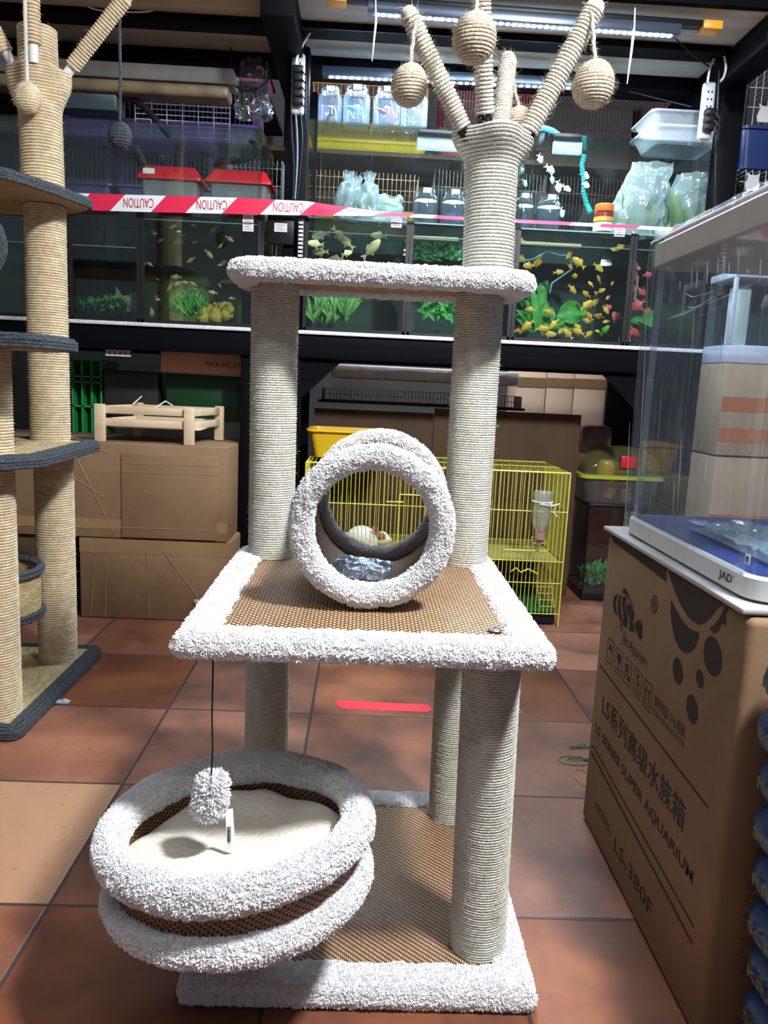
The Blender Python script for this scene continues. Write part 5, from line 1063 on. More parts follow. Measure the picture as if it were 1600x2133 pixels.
for _ in range(220):
    b0 = Vector((random.uniform(SX0+.03, SX0+.28), random.uniform(SY0+.03, SY0+.14), random.uniform(.06, .15))); leaf(t, b0, b0+Vector((random.uniform(-.03, .03), random.uniform(-.015, .02), random.uniform(.0, .05))), .008, n=3)
tag(recenter(t.build('plastic_plant', pm('plastic_green_leaf', (0.02, 0.20, 0.05), (0.05, 0.32, 0.10), ns=30, rough=0.5))), 'mass of small green plastic leaves in the small aquarium', 'plant')
hm = thing('hamster_home', 'dome-shaped clear hamster home with yellow parts and green band, on the small aquarium', 'hamster cage', (1.32, 3.78, zt))
HGR = pm('lime_plastic', (0.40, 0.48, 0.05), rough=0.35); HSM = thin('smoky_clear_plastic', tint=(0.62, 0.62, 0.42), refl=0.12, haze=.12, hcol=(0.5, 0.5, 0.2)); HSB = thin('smoky_blue_plastic', tint=(0.5, 0.55, 0.55), refl=0.12, haze=.15, hcol=(0.3, 0.33, 0.35))
hz = px(1250, 993, 3.64).z; hx0 = px(1216, 993, 3.64).x; hx1 = px(1390, 993, 3.64).x; ht = px(1270, 937, 3.64).z
rows = [[(q[0], q[1], z_) for q in rrect(hx0+k, hx1-k, SY0+.0+k*.6, SY1-k*.6, .05, .03)] for k, z_ in ((.03, zt+.001), (.02, zt+.06), (.005, hz-.012))]
mb = MB(); mb.grid(rows, closev=True); mb.f.append(tuple(range(len(rows[0])))[::-1]); mb.build('clear_tub', HSB, hm)
rows = [[(q[0], q[1], z_) for q in rrect(hx0-k, hx1+k, SY0-.0-k, SY1+k, .05, .03)] for k, z_ in ((.0, hz-.012), (.012, hz-.010), (.012, hz+.006), (-.01, hz+.008))]; mb = MB(); mb.grid(rows, closev=True); mb.build('lime_band', HGR, hm)
rows = [[(q[0], q[1], hz+.006+(ht-hz)*math.sin(a_)) for q in rrect(hx0+.01+.11*(1-math.cos(a_)), hx1-.01-.11*(1-math.cos(a_)), SY0+.01+.10*(1-math.cos(a_)), SY1-.01-.10*(1-math.cos(a_)), .05, .03)] for a_ in [PI/2*i/8 for i in range(9)]]
mb = MB(); mb.grid(rows, closev=True); mb.f.append(tuple(8*len(rows[0])+i for i in range(len(rows[0])))); mb.build('clear_dome', HSM, hm)
c_ = px(1265, 975, 3.72); MB().lathe([(.001, .075), (.03, .070), (.042, .05), (.045, 0), (.045, -.02)], (c_[0], 3.74, c_[2]-.03), 20).build('yellow_house', YELP, hm)
c_ = px(1308, 963, 3.635); MB().bbox(c_[0]-.030, c_[0]+.045, 3.64, 3.655, c_[2]-.030, c_[2]+.028, .004).build('red_door', REDP, hm)
for (x, y, rt) in ((1272, 1020, .35), (1302, 1025, -.15)): c_ = px(x, y, 3.72); MB().bbox(-.022, .022, -.02, .02, -.045, .045, .006, M=Matrix.Translation(c_) @ Matrix.Rotation(rt, 4, 'Y')).build('yellow_ramp', YELP, hm)
# ------------------------------------------------------------------ right rear: white-framed box, cartons with orange bands
zc = 0.0
A_ = px(1500, 765, 3.30); B_ = px(1590, 765, 3.30)
for k, (y0, y1, lb) in enumerate(((755, 948, 'brown carton with orange bands seen through the wrapped aquarium, upper one'), (952, 1150, 'brown carton with orange bands seen through the wrapped aquarium, lower one'))):
    a = px(1500, y0, 3.05); b = px(1500, y1, 3.05); z1_, z0_ = a.z, (b.z if k == 0 else 0.001)
    c = thing('banded_carton', lb, 'box', (1.56, 3.2, z0_), 'cartons with orange bands'); bb = MB().bbox(1.405, 1.72, 3.05, 3.28, z0_, z1_, .004).build('carton', CARDL, c)
    for (f0, f1) in (((.48, .64), (.15, .30)) if k == 0 else ((.50, .70), (.1, .2))): MB().box(1.406, 1.719, 3.0485, 3.0498, z0_+(z1_-z0_)*f0, z0_+(z1_-z0_)*f1).build('orange_band', pm('orange_print', (0.42, 0.13, 0.05), rough=0.7), bb, smooth=False)
wz0 = px(1500, 755, 3.05).z+.001; wz1 = px(1540, 560, 3.05).z
wt = thing('white_framed_tank', 'white-framed small tank standing on the banded cartons', 'fish tank', (1.56, 3.2, wz0))
MB().bbox(1.405, 1.72, 3.05, 3.28, wz0, wz0+.07, .006).build('white_base', pm('lilac_white_plastic', (0.55, 0.57, 0.68), rough=0.35), wt); MB().bbox(1.405, 1.72, 3.05, 3.28, wz1-.03, wz1, .006).build('white_top', MATS['lilac_white_plastic'], wt)
for x in (1.405, 1.705): MB().bbox(x, x+.015, 3.05, 3.065, wz0+.07, wz1-.03, .002).build('white_pillar', MATS['lilac_white_plastic'], wt)
MB().box(1.42, 1.705, 3.057, 3.060, wz0+.07, wz1-.03).build('front_pane', GLASS, wt, smooth=False); MB().bbox(1.45, 1.51, 3.12, 3.2, wz0+.07, wz1-.05, .01).build('filter_column', WHITEP, wt); MB().box(1.407, 1.718, 3.27, 3.28, wz0+.07, wz1-.03).build('back_panel', BKD, wt, smooth=False)
# ================================================================== THE DARK-EDGED CAT TREE (left)
t2 = thing('cat_tree', 'beige sisal cat tree with dark grey rope edges, cut by the left side', 'cat tree', (-1.1, 2.3, 0))
def rope_board(name, poly, z0, z1, top=SISM, ropes=3, rr=.0058, rows_top=0):
    """poly: ccw outline; ropes wound along the edge"""
    cx = sum(p[0] for p in poly)/len(poly); cy = sum(p[1] for p in poly)/len(poly)
    ins = [(cx+(x-cx)*.95, cy+(y-cy)*.95) for x, y in poly]
    # round the corners of the outline
    P = []; n = len(poly)
    for i in range(n):
        p = Vector(poly[i]).to_3d(); a = Vector(poly[i-1]).to_3d(); c = Vector(poly[(i+1) % n]).to_3d(); r = .03
        q0 = p+(a-p).normalized()*r; q1 = p+(c-p).normalized()*r
        for k in range(5): u = k/4; P.append(q0*(1-u)**2+p*2*u*(1-u)+q1*u*u)
    F = []
    for i in range(len(P)):
        a = P[i]; c = P[(i+1) % len(P)]; m = max(1, int((c-a).length/.012)); F += [a.lerp(c, k/m) for k in range(m)]
    m = len(F)
    def off(i, d):
        t = (F[(i+1) % m]-F[i-1]).normalized(); nn = Vector((t.y, -t.x, 0)); return F[i]+nn*d
    fo = [off(i, -.004) for i in range(0, m, 2)]; b = MB().prism([(q.x, q.y) for q in fo], z0, z1).build(name, BOARD, t2, smooth=False)
    fo = [off(i, -.022) for i in range(0, m, 2)]; MB().prism([(q.x, q.y) for q in fo], z1, z1+.006).build('sisal_mat', top, b, smooth=False)
    strands = [(.003, z0+(z1-z0)*(k+.5)/ropes) for k in range(ropes)]+[(-.004, z1+.003), (-.016, z1+.006), (-.028, z1+.006)]
    mb = MB()
    for k, (d, z) in enumerate(strands):
        pts = []; rs = []
        for i in range(m):
            q = off(i, d+.0012*nz(i*.13, k)); pts.append((q.x, q.y, z+.0012*nz(i*.17, k, 5)))
        mb.tube(pts, [rr*(1+.12*math.sin(i*1.9)) for i in range(m)], 8, closed=True)
    mb.fuzz(6000, .010); mb.build('rope_edging', GREYROPE, b); return b
rope_board('base_board', [(-1.75, 1.985), (-.905, 1.985), (-.905, 2.665), (-1.75, 2.665)], .004, .026)
rope_board('lower_shelf', [(-1.70, 1.93), (-.925, 1.93), (-.845, 2.05), (-.87, 2.57), (-1.70, 2.62)], .742, .766)
rope_board('middle_shelf', [(-1.60, 1.86), (-.775, 1.90), (-.765, 2.10), (-.93, 2.30), (-1.60, 2.30)], 1.046, 1.070)
rope_board('upper_shelf', [(-1.60, 2.20), (-.985, 2.20), (-.925, 2.34), (-.868, 2.535), (-.94, 2.62), (-1.10, 2.70), (-1.60, 2.70)], 1.493, 1.515)
for (x, y, z0, z1) in ((-.997, 2.085, .03, .742), (-.997, 2.085, .768, 1.046), (-1.004, 2.53, .03, .742), (-1.012, 2.53, .768, 1.493), (-1.55, 2.08, .03, .742), (-1.55, 2.53, .03, 1.493)):
    mb = MB(); sisal(mb, (x, y, z0), (x, y, z1), .060, pitch=.0078, amp=.0018, seg=40); mb.fuzz(5000, .010); mb.build('sisal_post', SISB, t2)
def rf2(s_, th):
    z = 1.515+s_*.50; k = min(1, max(0, (z-1.76)/.10)); k = k*k*(3-2*k); c = max(0, math.cos(1.5*(th-0.0)))**2 if abs(((th+PI) % (2*PI))-PI) < 1.05 else 0
    d = (((th-PI) % (2*PI))+PI) % (2*PI)-PI; d0 = ((th+PI) % (2*PI))-PI
    lob = math.exp(-(d0/.5)**2)*(1-min(1, max(0, (z-1.885)/.02)))+math.exp(-((abs(((th-PI+PI) % (2*PI))-PI))/.5)**2)*(1-min(1, max(0, (z-1.90)/.02)))
    return .060+k*.035*lob-(.006 if z > 1.90 else 0)*1.0
mb = MB(); sisal(mb, (-1.015, 2.53, 1.515), (-1.022, 2.53, 1.995), .06, pitch=.0090, rf=rf2, amp=.0022, seg=64); mb.fuzz(8000, .012); tk = mb.build('rope_trunk', SISB, t2)
for (a, b) in (((-.920, 2.53, 1.895), (-.752, 2.50, 2.080)), ((-1.115, 2.53, 1.925), (-1.22, 2.50, 2.12)), ((-1.010, 2.47, 1.93), (-1.000, 2.44, 2.20))):
    a = Vector(a); b = Vector(b); mb = MB(); sisal(mb, a, b, .0205, pitch=.0095, amp=.0025, seg=24); mb.ball(b, .019, 16, 8); mb.fuzz(9000, .014); o = mb.build('rope_branch', SISB, t2)
    tt = (b-a).normalized(); mb = MB(); mb.tube([a-tt*.05, a+tt*.004], .014, 16); mb.build('white_peg', WHITEP, o)
bb = rope_ball((-1.018, 2.44, 1.772), .038, SISB, 'rope_ball', t2, pitch=.007); mb = MB(); mb.tube([(-1.010, 2.43, 2.17), (-1.012, 2.425, 2.0), (-1.018, 2.44, 1.808)], .0055, 8); mb.fuzz(30000, .01); mb.build('hanging_cord', pm('cream_cord', (0.72, 0.68, 0.58), rough=0.9, bump=.6, bs=400), bb)
p = at(250, 283, 2.47); bb = rope_ball(tuple(p), .034, GREYROPE, 'rope_ball', t2, pitch=.008); p2 = at(249, 42, 2.47); mb = MB(); mb.tube([tuple(p2), tuple((p+p2)/2+(.002, 0, 0)), tuple(p+(0, 0, .03))], .0045, 8); mb.fuzz(30000, .01); mb.build('hanging_cord', GREYROPE, bb)
# ring opening of the hidden sleeping house, at the left side
mb = MB()
for k, (yy, rr) in enumerate(((2.10, .085), (2.112, .090), (2.124, .092))):
    mb.tube([(-1.048+rr*math.cos(a_), yy, 1.310+rr*math.sin(a_)) for a_ in [2*PI*i/60 for i in range(60)]], [.0075*(1+.12*math.sin(i*1.9)) for i in range(60)], 8, closed=True)
ro = mb.build('rope_ring', GREYROPE, t2)
mb = MB(); mb.lathe([(.088, 0), (.088, .06)], (0, 0, 0), 40, M=Matrix.Translation((-1.048, 2.15, 1.310)) @ Matrix.Rotation(PI/2, 4, 'X')); mb.build('sisal_tunnel', SISM, t2)
# low basket between the posts
bc_ = Vector((-1.13, 2.32, .0)); mb = MB()
rows = [[(bc_.x+(q*.150)*math.cos(a_), bc_.y+(q*.150)*math.sin(a_), z) for a_ in [2*PI*i/48 for i in range(48)]] for q, z in ((1, .255), (1.0, .385), (.96, .385), (.94, .27), (.01, .262), (.01, .255))]
mb.grid(rows, closev=True); bk = mb.build('basket', SISM, t2, ang=30)
for z in (.258, .395):
    mb = MB()
    for k in range(3 if z > .3 else 2): mb.tube([(bc_.x+(.154-.008*(k == 2))*math.cos(a_), bc_.y+(.154-.008*(k == 2))*math.sin(a_), z-.012*k+(.02 if k == 2 else 0)) for a_ in [2*PI*i/60 for i in range(60)]], [.0085*(1+.1*math.sin(i*1.9)) for i in range(60)], 8, closed=True)
    mb.build('rope_rim', GREYROPE, bk)
# ================================================================== THE BIG PRINTED CARTON (right)
XF = .560; BXY = (1.045, 1.700); BXZ = .694
big = thing('cardboard_box', 'large brown aquarium carton printed with a black fish emblem and bubbles, at the right', 'box', (.75, 1.37, 0))
def face_uv(): pass
mb = MB().bbox(XF, .955, BXY[0], BXY[1], 0.001, BXZ, .012, seg=3); bc2 = mb.build('carton', CARD, big)
def fp(s_, z, d=.0006): return (XF-d, 1.70-s_, z)
def decal(name, poly, par=bc2, mat=INK, d=.0007):
    mb = MB(); mb.add([fp(s_, z, d) for s_, z in poly], [tuple(range(len(poly)))]); return mb.build(name, mat, par, smooth=False)
def ell(cs, cz, rs, rz, rot=0, n=36, a0=0, a1=2*PI):
    return [(cs+rs*math.cos(a_)*math.cos(rot)-rz*math.sin(a_)*math.sin(rot), cz+rs*math.cos(a_)*math.sin(rot)+rz*math.sin(a_)*math.cos(rot)) for a_ in [a0+(a1-a0)*i/n for i in range(n+(0 if a1-a0 > 6.2 else 1))]]
def stroke(name, pts, w_, par=bc2):
    mb = MB()
    for i in range(len(pts)-1):
        a = np.array(pts[i], float); b = np.array(pts[i+1], float); d = b-a; L_ = np.linalg.norm(d); d /= L_; n_ = np.array((-d[1], d[0]))*w_/2; a = a-d*w_*.2; b = b+d*w_*.2
        mb.add([fp(*(a+n_)), fp(*(b+n_)), fp(*(b-n_)), fp(*(a-n_))], [(0, 1, 2, 3)])
    return mb.build(name, INK, par, smooth=False)
def traced(name, pts, sc=4.0, o=(1200, 1180)):
    """print outline given by where it falls on the flat carton side"""
    P = []
    for x, y in pts:
        x = o[0]+x/sc; y = o[1]+y/sc; d = cf+cr*(x-800)/F_PX-cu*(y-1066.5)/F_PX; q = CAM+d*(XF/d[0]); P.append((1.70-q[1], min(q[2], .6915)))
    return decal(name, P)
def tell(name, cx, cy, rx, ry, k): traced(name, [(cx+rx*math.cos(a_)+k*ry*math.sin(a_), cy+ry*math.sin(a_)) for a_ in [2*PI*i/40 for i in range(40)]])
traced('black_band', [(300, -320), (316, -204), (760, 132), (744, -10)])
traced('bubble_print', [(768, -10), (772, 40), (790, 110), (830, 220), (880, 330), (930, 410), (980, 460), (1030, 485), (1080, 470), (1130, 420), (1180, 350), (1222, 270), (1215, 240)])
traced('crescent_print', [(793, 280), (790, 380), (797, 460), (815, 560), (840, 640), (870, 690), (905, 718), (940, 722), (975, 700), (1005, 650), (1022, 590), (1030, 545), (990, 540), (940, 510), (890, 450), (840, 370), (810, 310)])
traced('crescent_print', [(1262, 310), (1255, 380), (1250, 490), (1235, 478), (1212, 478), (1205, 510), (1185, 545), (1155, 557), (1130, 540), (1117, 512), (1150, 490), (1190, 440), (1225, 380), (1245, 310)])
tell('bubble_print', 1142, 748, 74, 168, .10); tell('bubble_print', 850, 870, 40, 112, .09); tell('bubble_print', 1035, 936, 31, 80, .09); tell('bubble_print', 970, 1188, 46, 122, .10)
traced('emblem_stripe', [(355, 230), (325, 240), (308, 290), (310, 340), (325, 380), (352, 415), (340, 370), (333, 310), (340, 260)])
traced('emblem_stripe', [(388, 232), (362, 245), (350, 290), (348, 350), (360, 430), (385, 470), (388, 430), (375, 370), (372, 300), (378, 255)])
traced('emblem_stripe', [(432, 262), (402, 245), (388, 270), (385, 330), (395, 390), (398, 440), (388, 480), (405, 500), (420, 518), (430, 470), (434, 430), (420, 380), (410, 330), (414, 290)])
traced('emblem_stripe', [(470, 330), (444, 305), (424, 320), (418, 360), (434, 400), (447, 440), (450, 490), (442, 522), (460, 540), (482, 545), (487, 510), (474, 470), (480, 436), (490, 422), (490, 395), (475, 360)])
traced('emblem_fin', [(405, 175), (386, 215), (430, 246), (458, 292), (480, 348), (478, 330), (455, 270), (430, 210)])
traced('emblem_fin', [(370, 465), (372, 510), (388, 548), (386, 510), (384, 480)])
traced('emblem_tail', [(520, 445), (495, 465), (487, 495), (500, 530), (515, 570), (530, 600), (540, 620), (548, 590), (555, 530), (552, 480), (540, 452)])
put_text('®', 'registered_mark', fp(.288, .598), (0, -1, 0), (0, 0, 1), .034, .034, INK, bc2, .0002)
put_text('Jian Aquarium', 'script_lettering', fp(.150, .482), (0, -1, -.02), (0, 0, 1), .150, .030, INK, bc2, .0002, shear=.4)
# handling icons
def icon(k, s0, z0):
    w_, h_ = .040, .052; L_ = [(s0, z0), (s0+w_, z0), (s0+w_, z0+h_), (s0, z0+h_), (s0, z0)]; stroke('icon_frame', L_, .0022)
    c = s0+w_/2
    if k == 0: decal('icon_umbrella', [(c-.014, z0+.026), (c-.008, z0+.038), (c, z0+.043), (c+.008, z0+.038), (c+.014, z0+.026), (c, z0+.030)]); stroke('icon_handle', [(c, z0+.030), (c, z0+.010), (c-.004, z0+.008)], .002)
    if k == 1: decal('icon_goblet', [(c-.012, z0+.044), (c+.012, z0+.044), (c+.010, z0+.028), (c, z0+.022), (c-.010, z0+.028)]); stroke('icon_stem', [(c, z0+.024), (c, z0+.010)], .002); stroke('icon_foot', [(c-.009, z0+.009), (c+.009, z0+.009)], .003)
    if k == 2: decal('icon_shape', [(c-.014, z0+.040), (c-.002, z0+.044), (c-.002, z0+.026), (c-.012, z0+.024)]); stroke('icon_slash', [(c-.016, z0+.008), (c+.016, z0+.046)], .0022); decal('icon_shape', [(c, z0+.008), (c+.014, z0+.010), (c+.010, z0+.024), (c+.002, z0+.022)])
    if k == 3: put_text('5', 'icon_digit', fp(c-.009, z0+.020), (0, -1, 0), (0, 0, 1), .018, .024, INK, bc2, .0002, bold=.01); stroke('icon_line', [(c-.014, z0+.014), (c+.014, z0+.014)], .002); stroke('icon_line', [(c-.014, z0+.008), (c+.014, z0+.008)], .002)
    if k == 4:
        for dx in (-.008, .008): stroke('icon_shaft', [(c+dx, z0+.012), (c+dx, z0+.034)], .003); decal('icon_arrow', [(c+dx-.006, z0+.032), (c+dx+.006, z0+.032), (c+dx, z0+.044)])
        stroke('icon_line', [(c-.014, z0+.008), (c+.014, z0+.008)], .0022)
for k, (s_, z_) in enumerate(((.070, .418), (.128, .416), (.186, .415), (.243, .414), (.298, .412))): icon(k, s_, z_)
put_text('易碎物品 小心轻放', 'small_lettering', fp(.352, .434), (0, -1, 0), (0, 0, 1), .140, .022, INK, bc2, .0002)
put_text('FRAGILE GOODS HANDLE WITH CARE', 'small_lettering', fp(.350, .418), (0, -1, 0), (0, 0, 1), .145, .010, INK, bc2, .0002)
stroke('printed_line', [(.030, .390), (.600, .372)], .0045)
put_text('LS系列高级水族箱', 'large_lettering', fp(.072, .292), (0, -1, -.02), (0, 0, 1), .455, .052, INK, bc2, .0002, bold=.008)
put_text('LS SERIES SUPER AQUARIUM', 'block_lettering', fp(.040, .232), (0, -1, -.018), (0, 0, 1), .540, .026, INK, bc2, .0002, bold=.010)
stroke('printed_line', [(.030, .196), (.600, .166)], .0045); stroke('printed_line', [(.030, .177), (.600, .138)], .0065)
put_text('MODEL:', 'model_lettering', fp(.092, .074), (0, -1, 0), (0, 0, 1), .110, .018, INK, bc2, .0002); put_text('LS-380F', 'model_lettering', fp(.228, .060), (0, -1, 0), (0, 0, 1), .215, .030, INK, bc2, .0002)
# faint rear print on the near face
put_text('AQUARIUM', 'faint_lettering', (.64, BXY[0]-.0012, .12), (0, 0, 1), (-1, 0, 0), .22, .035, pm('faint_ink', (0.20, 0.12, 0.06), rough=.8), bc2, .0)
MB().bbox(XF-.008, .965, 1.055, 1.715, .697, .706, .003).build('lid_flap', pm('pale_box_lid', (0.38, 0.36, 0.34), rough=.7), big)
# ------------------------------------------------------------------ THE FILM-WRAPPED AQUARIUM
AX0, AX1, AY0, AY1 = .574, .935, 1.075, 1.650; AZ = .7075
aq = thing('wrapped_aquarium', 'new aquarium wrapped in clear film with white base and beige hood, on the carton', 'aquarium', (.75, 1.36, AZ))
def rr_shell(x0, x1, y0, y1, r, levels, name, mat, parent, cap=True, step=.015, smooth=True):
    rows = [[(q[0], q[1], z) for q in rrect(x0+k, x1-k, y0+k, y1-k, r, step)] for k, z in levels]; mb = MB(); mb.grid(rows, closev=True); n_ = len(rows[0])
    if cap: mb.f.append(tuple(range(n_))[::-1]); mb.f.append(tuple((len(rows)-1)*n_+i for i in range(n_)))
    return mb.build(name, mat, parent, smooth, ang=35)
base = rr_shell(AX0, AX1, AY0, AY1, .045, [(.006, AZ), (.0, AZ+.004), (.0, AZ+.034), (.003, AZ+.038)], 'white_base', WHITEP, aq)
put_text('JAD', 'brand_lettering', (AX0-.0008, 1.185, AZ+.010), (0, -1, 0), (0, 0, 1), .045, .017, pm('black_print', (0.01, 0.01, 0.01), rough=.5), base, .0, bold=.02); put_text('®', 'registered_mark', (AX0-.0008, 1.138, AZ+.024), (0, -1, 0), (0, 0, 1), .005, .005, MATS['black_print'], base, .0)
AGL = thin('aquarium_glass', tint=(0.84, 0.92, 0.95), refl=.10, haze=.05, hcol=(.6, .7, .8))
rr_shell(AX0+.006, AX1-.006, AY0+.006, AY1-.006, .040, [(0, AZ+.036), (0, 1.262)], 'curved_glass', AGL, aq, cap=False)
hood = rr_shell(AX0-.002, AX1+.002, AY0-.002, AY1-.002, .045, [(.0, 1.258), (.0, 1.300), (.004, 1.304)], 'hood_frame', pm('beige_grey_hood', (0.42, 0.38, 0.31), rough=.35), aq)
rr_shell(AX0+.010, AX1-.010, AY0+.010, AY1-.010, .045, [(.0, 1.304), (.0, 1.316), (.01, 1.320)], 'hood_lid', pm('grey_hood_lid', (0.22, 0.22, 0.24), rough=.3), aq)
BLF = pm('blue_card_liner', (0.02, 0.05, 0.30), (0.03, 0.08, 0.40), ns=4, rough=.4)
rr_shell(AX0+.012, AX1-.012, AY0+.012, AY1-.012, .036, [(0, AZ+.036), (0, AZ+.040)], 'blue_liner', BLF, aq)
st_ = MB().bbox(.650, .905, 1.100, 1.106, AZ+.040, AZ+.085, .002).build('blue_sleeve', BLF, aq)
mb = MB(); mb.bbox(AX0+.0045, AX0+.0055, 1.105, 1.120, AZ+.052, AZ+.067, .0004); sq = mb.build('round_sticker', PAPER, aq); mb = MB(); c0 = (1.1125, AZ+.0595)
for q in (((-.004, -.003), (.003, -.004)), ((.003, -.004), (.004, .003)), ((.004, .003), (-.002, .004)), ((-.002, .004), (-.004, -.003)), ((-.002, .0), (.002, .002))): mb.tube([(AX0+.004, c0[0]-q[0][0], c0[1]+q[0][1]), (AX0+.004, c0[0]-q[1][0], c0[1]+q[1][1])], .0005, 5)
mb.build('sticker_mark', INK, sq)
mb = MB(); rows = [[(.63+.26*i/24, 1.11+.34*j/24, AZ+.060+.010*nz(i*.35, j*.35, 3)+.006*nz(i*.9, j*.9, 8)) for j in range(25)] for i in range(25)]; mb.grid(rows); rows = [[(x, y, AZ+.047) for x, y, z in r_[::-1]] for r_ in rows]; mb.grid(rows)
o = recenter(mb.build('clear_parts_bag', thin('parts_bag_film', tint=(.75, .85, .95), refl=.3, haze=.4, hcol=(.55, .68, .8), rough=.12, bump=.8, bs=25), ang=60)); tag(o, 'flat shiny bag of parts lying inside the wrapped aquarium', 'bag')
# cling film around it
WRF = thin('cling_film', tint=(.97, .98, 1.0), refl=.045, haze=.014, hcol=(.85, .9, 1.0), rough=.12, streak=(90, 90, 5), bump=.7, bs=1.0, bstretch=(70, 70, 4))  # white streaks in the colour stand in for highlights on the wrinkles
def film(levels, name, cap):
    rows = []
    for k, z in levels:
        row = []
        for i, q in enumerate(rrect(AX0-.008+k, AX1+.008-k, AY0-.006+k, AY1+.010-k, .040, .006)):
            w_ = .0022*nz(i*.33, z*3, 2)+.0035*abs(nz(i*.9, z*2.2, 7)); row.append((q[0]+q[2]*w_, q[1]+q[3]*w_, z))
        rows.append(row)
    mb = MB(); mb.grid(rows, closev=True); n_ = len(rows[0])
    if cap: mb.f.append(tuple((len(rows)-1)*n_+i for i in range(n_)))
    return mb.build(name, WRF, aq, ang=50)
film([(0, AZ+.006)]+[(0, AZ+.04+(1.30-AZ-.04)*i/12) for i in range(13)]+[(.006, 1.318), (.03, 1.330)], 'cling_film', True)
CRE = pm('film_crease_glint', (.80, .86, .92), rough=.2, alpha=.75)  # pale colour stands in for highlights along the film's creases and fold
mb = MB()
for (x0, y0, x1, y1, r) in ((1390, 665, 1460, 637, .0011), (1395, 663, 1500, 612, .0008), (1432, 640, 1460, 636, .0014), (1460, 637, 1590, 580, .0006), (1428, 611, 1450, 618, .0011), (1450, 616, 1490, 603, .0006)):
    a = at(x0, y0, 1.4); 
    for sgn in (1,):
        def onx(x, y): d = cf+cr*(x-800)/F_PX-cu*(y-1066.5)/F_PX; return Vector(CAM+d*((AX0-.012)/d[0]))
        mb = MB(); mb.tube([onx(x0, y0), onx((x0+x1)/2, (y0+y1)/2+3), onx(x1, y1)], [r*.3, r, r*.3], 5); mb.build('film_crease_glint', CRE, aq)
for (x, y0, y1, r) in ((1417, 585, 605, .0008), (1475, 540, 590, .0012), (1497, 535, 580, .0008), (1510, 530, 578, .001), (1520, 545, 570, .0012), (1540, 520, 570, .0008), (1585, 540, 590, .0012), (1442, 560, 595, .0008), (1453, 560, 600, .001), (1350, 570, 1070, .0006), (1312, 880, 1080, .0009), (1420, 890, 1065, .0006), (1405, 1000, 1070, .0005), (1446, 640, 740, .0005), (1504, 700, 760, .0006), (1472, 950, 1000, .0006)):
    mb = MB(); mb.tube([onx(x, y0), onx(x-(y1-y0)*.02, (y0+y1)/2), onx(x-(y1-y0)*.05, y1)], [r*.3, r, r*.3], 5); mb.build('film_crease_glint', CRE, aq)
mb = MB(); mb.tube([(AX0-.006, AY1-.02, 1.3075), (AX0-.006, AY0+.02, 1.3075)], .0016, 6); mb.build('film_fold_glint', CRE, aq)
# ------------------------------------------------------------------ BLUE SACKS (right edge)
SACK = pm('blue_sack', (0.006, 0.035, 0.14), (0.012, 0.09, 0.26), ns=5, rough=.35, bump=.3, bs=14); SACKT = pm('yellow_green_print', (0.12, 0.15, 0.02), rough=.5)

words = ['KRATZ', 'SCRATCH', 'KRATZ', 'SCRATCH', 'KRATZ', 'SCRATCH', 'KRATZ', 'SCRATCH', 'KRATZ']
for i in range(9):
    z0 = .001+i*.0735; x0 = .606-.0055*i-.003*(i % 2); x1 = .95; y0 = .60; y1 = 1.025; sk = []
    mb = MB(); rows = []
    for k in range(13):
        a_ = -PI/2+PI*k/12; zz = z0+.0365+.0365*math.sin(a_); e = .030*(1-math.cos(a_)**.7 if math.cos(a_) > 0 else 1)
        rows.append([(q[0]+.004*nz(q[0]*20, q[1]*20, i), q[1]+.004*nz(q[0]*20, q[1]*20, i+9), zz) for q in rrect(x0+e, x1-e, y0+e, y1-e, .035, .02)])
    mb.grid(rows, closev=True); n_ = len(rows[0]); mb.f.append(tuple(range(n_))[::-1]); mb.f.append(tuple(12*n_+j for j in range(n_)))
    nm_ = ['lowest', 'second lowest', 'third from the floor', 'fourth from the floor', 'middle', 'fourth from the top', 'third from the top', 'second from the top', 'topmost'][i]
    o = mb.build('blue_sack', SACK); tag(recenter(o), 'blue printed plastic sack, %s in the stack at the right edge' % nm_, 'sack', 'stacked blue sacks')
    tx = put_text(words[i], 'printed_word', (x0-.0045, y1-.035, z0+.028), (0, -1, -.04), (0, 0, 1), .13 if len(words[i]) == 5 else .17, .017, SACKT, None, .0, bold=.02)
    tx.parent = o; tx.location = -Vector(o.location)
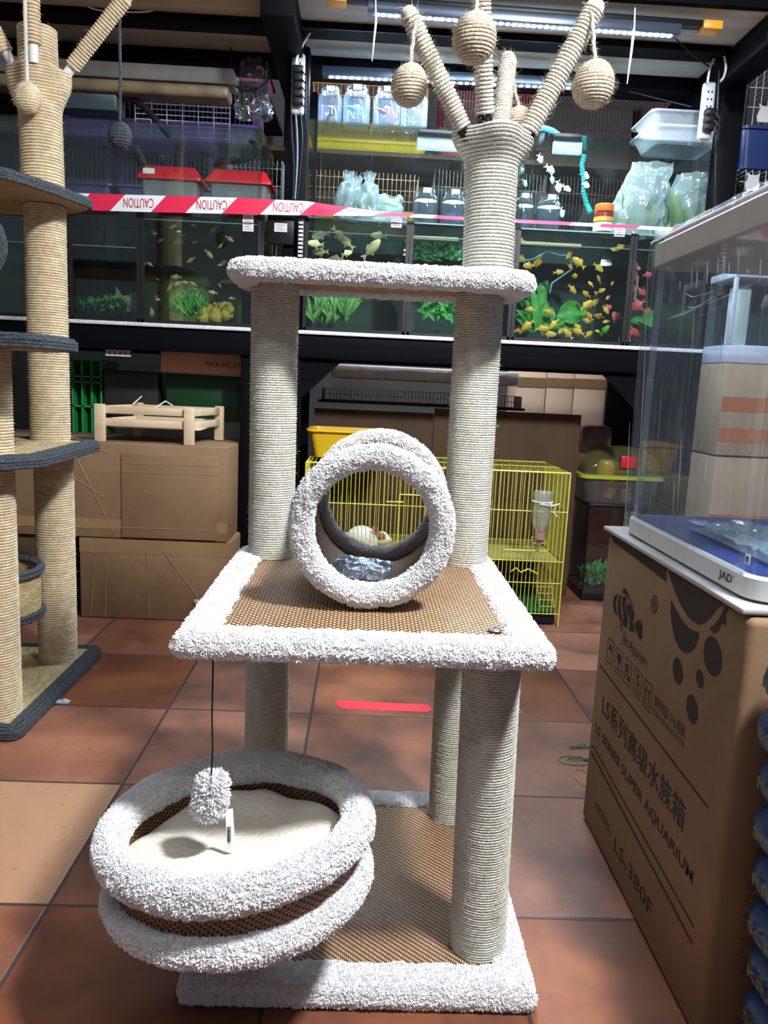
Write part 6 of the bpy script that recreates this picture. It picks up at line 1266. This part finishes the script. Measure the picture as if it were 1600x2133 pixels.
# ================================================================== SMALL THINGS
o = thing('plastic_tub', 'white and red container just peeking in at the lower left edge', 'container', (-.715, 1.315, 0))
MB().lathe([(.001, .001), (.052, .001), (.055, .006), (.055, .045)], (-.717, 1.315, 0), 32).build('red_bottom', REDP, o); MB().lathe([(.055, .0455), (.055, .12), (.05, .18), (.045, .185), (.001, .185)], (-.717, 1.315, 0), 32).build('white_body', PAPER, o)
def floor_pt(x, y): d = cf+cr*(x-800)/F_PX-cu*(y-1066.5)/F_PX; return Vector(CAM+d*(-CAM[2]/d[2]))
mb = MB(); P_ = [floor_pt(x, y) for x, y in ((702, 1459), (720, 1459), (760, 1462), (800, 1464), (850, 1466), (885, 1467), (897, 1473), (899, 1480), (890, 1484), (850, 1482), (800, 1481), (760, 1478), (725, 1478), (708, 1475), (700, 1466))]
mb.prism([(p_.x, p_.y) for p_ in P_[::-1]], .0002, .0012); tag(recenter(mb.build('red_floor_tape', pm('red_floor_tape_paint', (0.62, 0.03, 0.05), rough=.5), smooth=False)), 'short strip of red tape stuck on the floor tiles', 'tape')
def tangle(label, c, w_, mat, n=5, r=.0011):
    mb = MB()
    for k in range(n):
        a0 = random.uniform(0, 6); rx_ = w_*random.uniform(.3, 1)*.5; ry_ = w_*random.uniform(.2, .6)*.5; ox = random.uniform(-.3, .3)*w_; pts = [(c.x+ox+rx_*math.cos(a0+i*.4), c.y+ry_*math.sin(a0*1.3+i*.5), .002+.002*(1+math.sin(i*.9+k))) for i in range(random.randint(8, 14))]; mb.tube(pts, r, 5)
    return tag(recenter(mb.build('plant_string', mat)), label, 'string')
GST = pm('green_string', (0.03, 0.22, 0.10), rough=.6); BST = pm('tan_band', (0.55, 0.25, 0.12), rough=.6)
tangle('small green string knot on the floor left of the printed carton, the farther one', floor_pt(1210, 1557), .055, GST, 5); tangle('green string tangle on the floor touching the printed carton', floor_pt(1215, 1583), .06, GST, 6)
mb = MB(); c_ = floor_pt(1195, 1586); mb.tube([(c_.x+.042*math.cos(a_), c_.y+.026*math.sin(a_), .0022) for a_ in [2*PI*i/30 for i in range(30)]], .0011, 5, closed=True); tag(recenter(mb.build('string_loop', GST)), 'open loop of green string on the floor beside the string tangle', 'string')
mb = MB(); c_ = floor_pt(1216, 1622); mb.tube([(c_.x+.022*math.cos(a_), c_.y+.045*math.sin(a_), .0022) for a_ in [2*PI*i/30 for i in range(30)]], .0011, 5, closed=True); tag(recenter(mb.build('rubber_band', BST)), 'tan rubber band lying on the floor at the foot of the printed carton', 'rubber band')
mb = MB(); c_ = floor_pt(130, 1464); mb.bbox(c_.x-.022, c_.x+.022, c_.y-.012, c_.y+.012, .0005, .007, .003); mb.ball((c_.x+.008, c_.y, .008), (.009, .008, .005), 8, 6); tag(recenter(mb.build('plastic_scrap', thin('scrap_plastic', tint=(.8, .88, .9), refl=.3, haze=.4))), 'small clear plastic scrap on the tiles beside the dark-edged base', 'scrap')
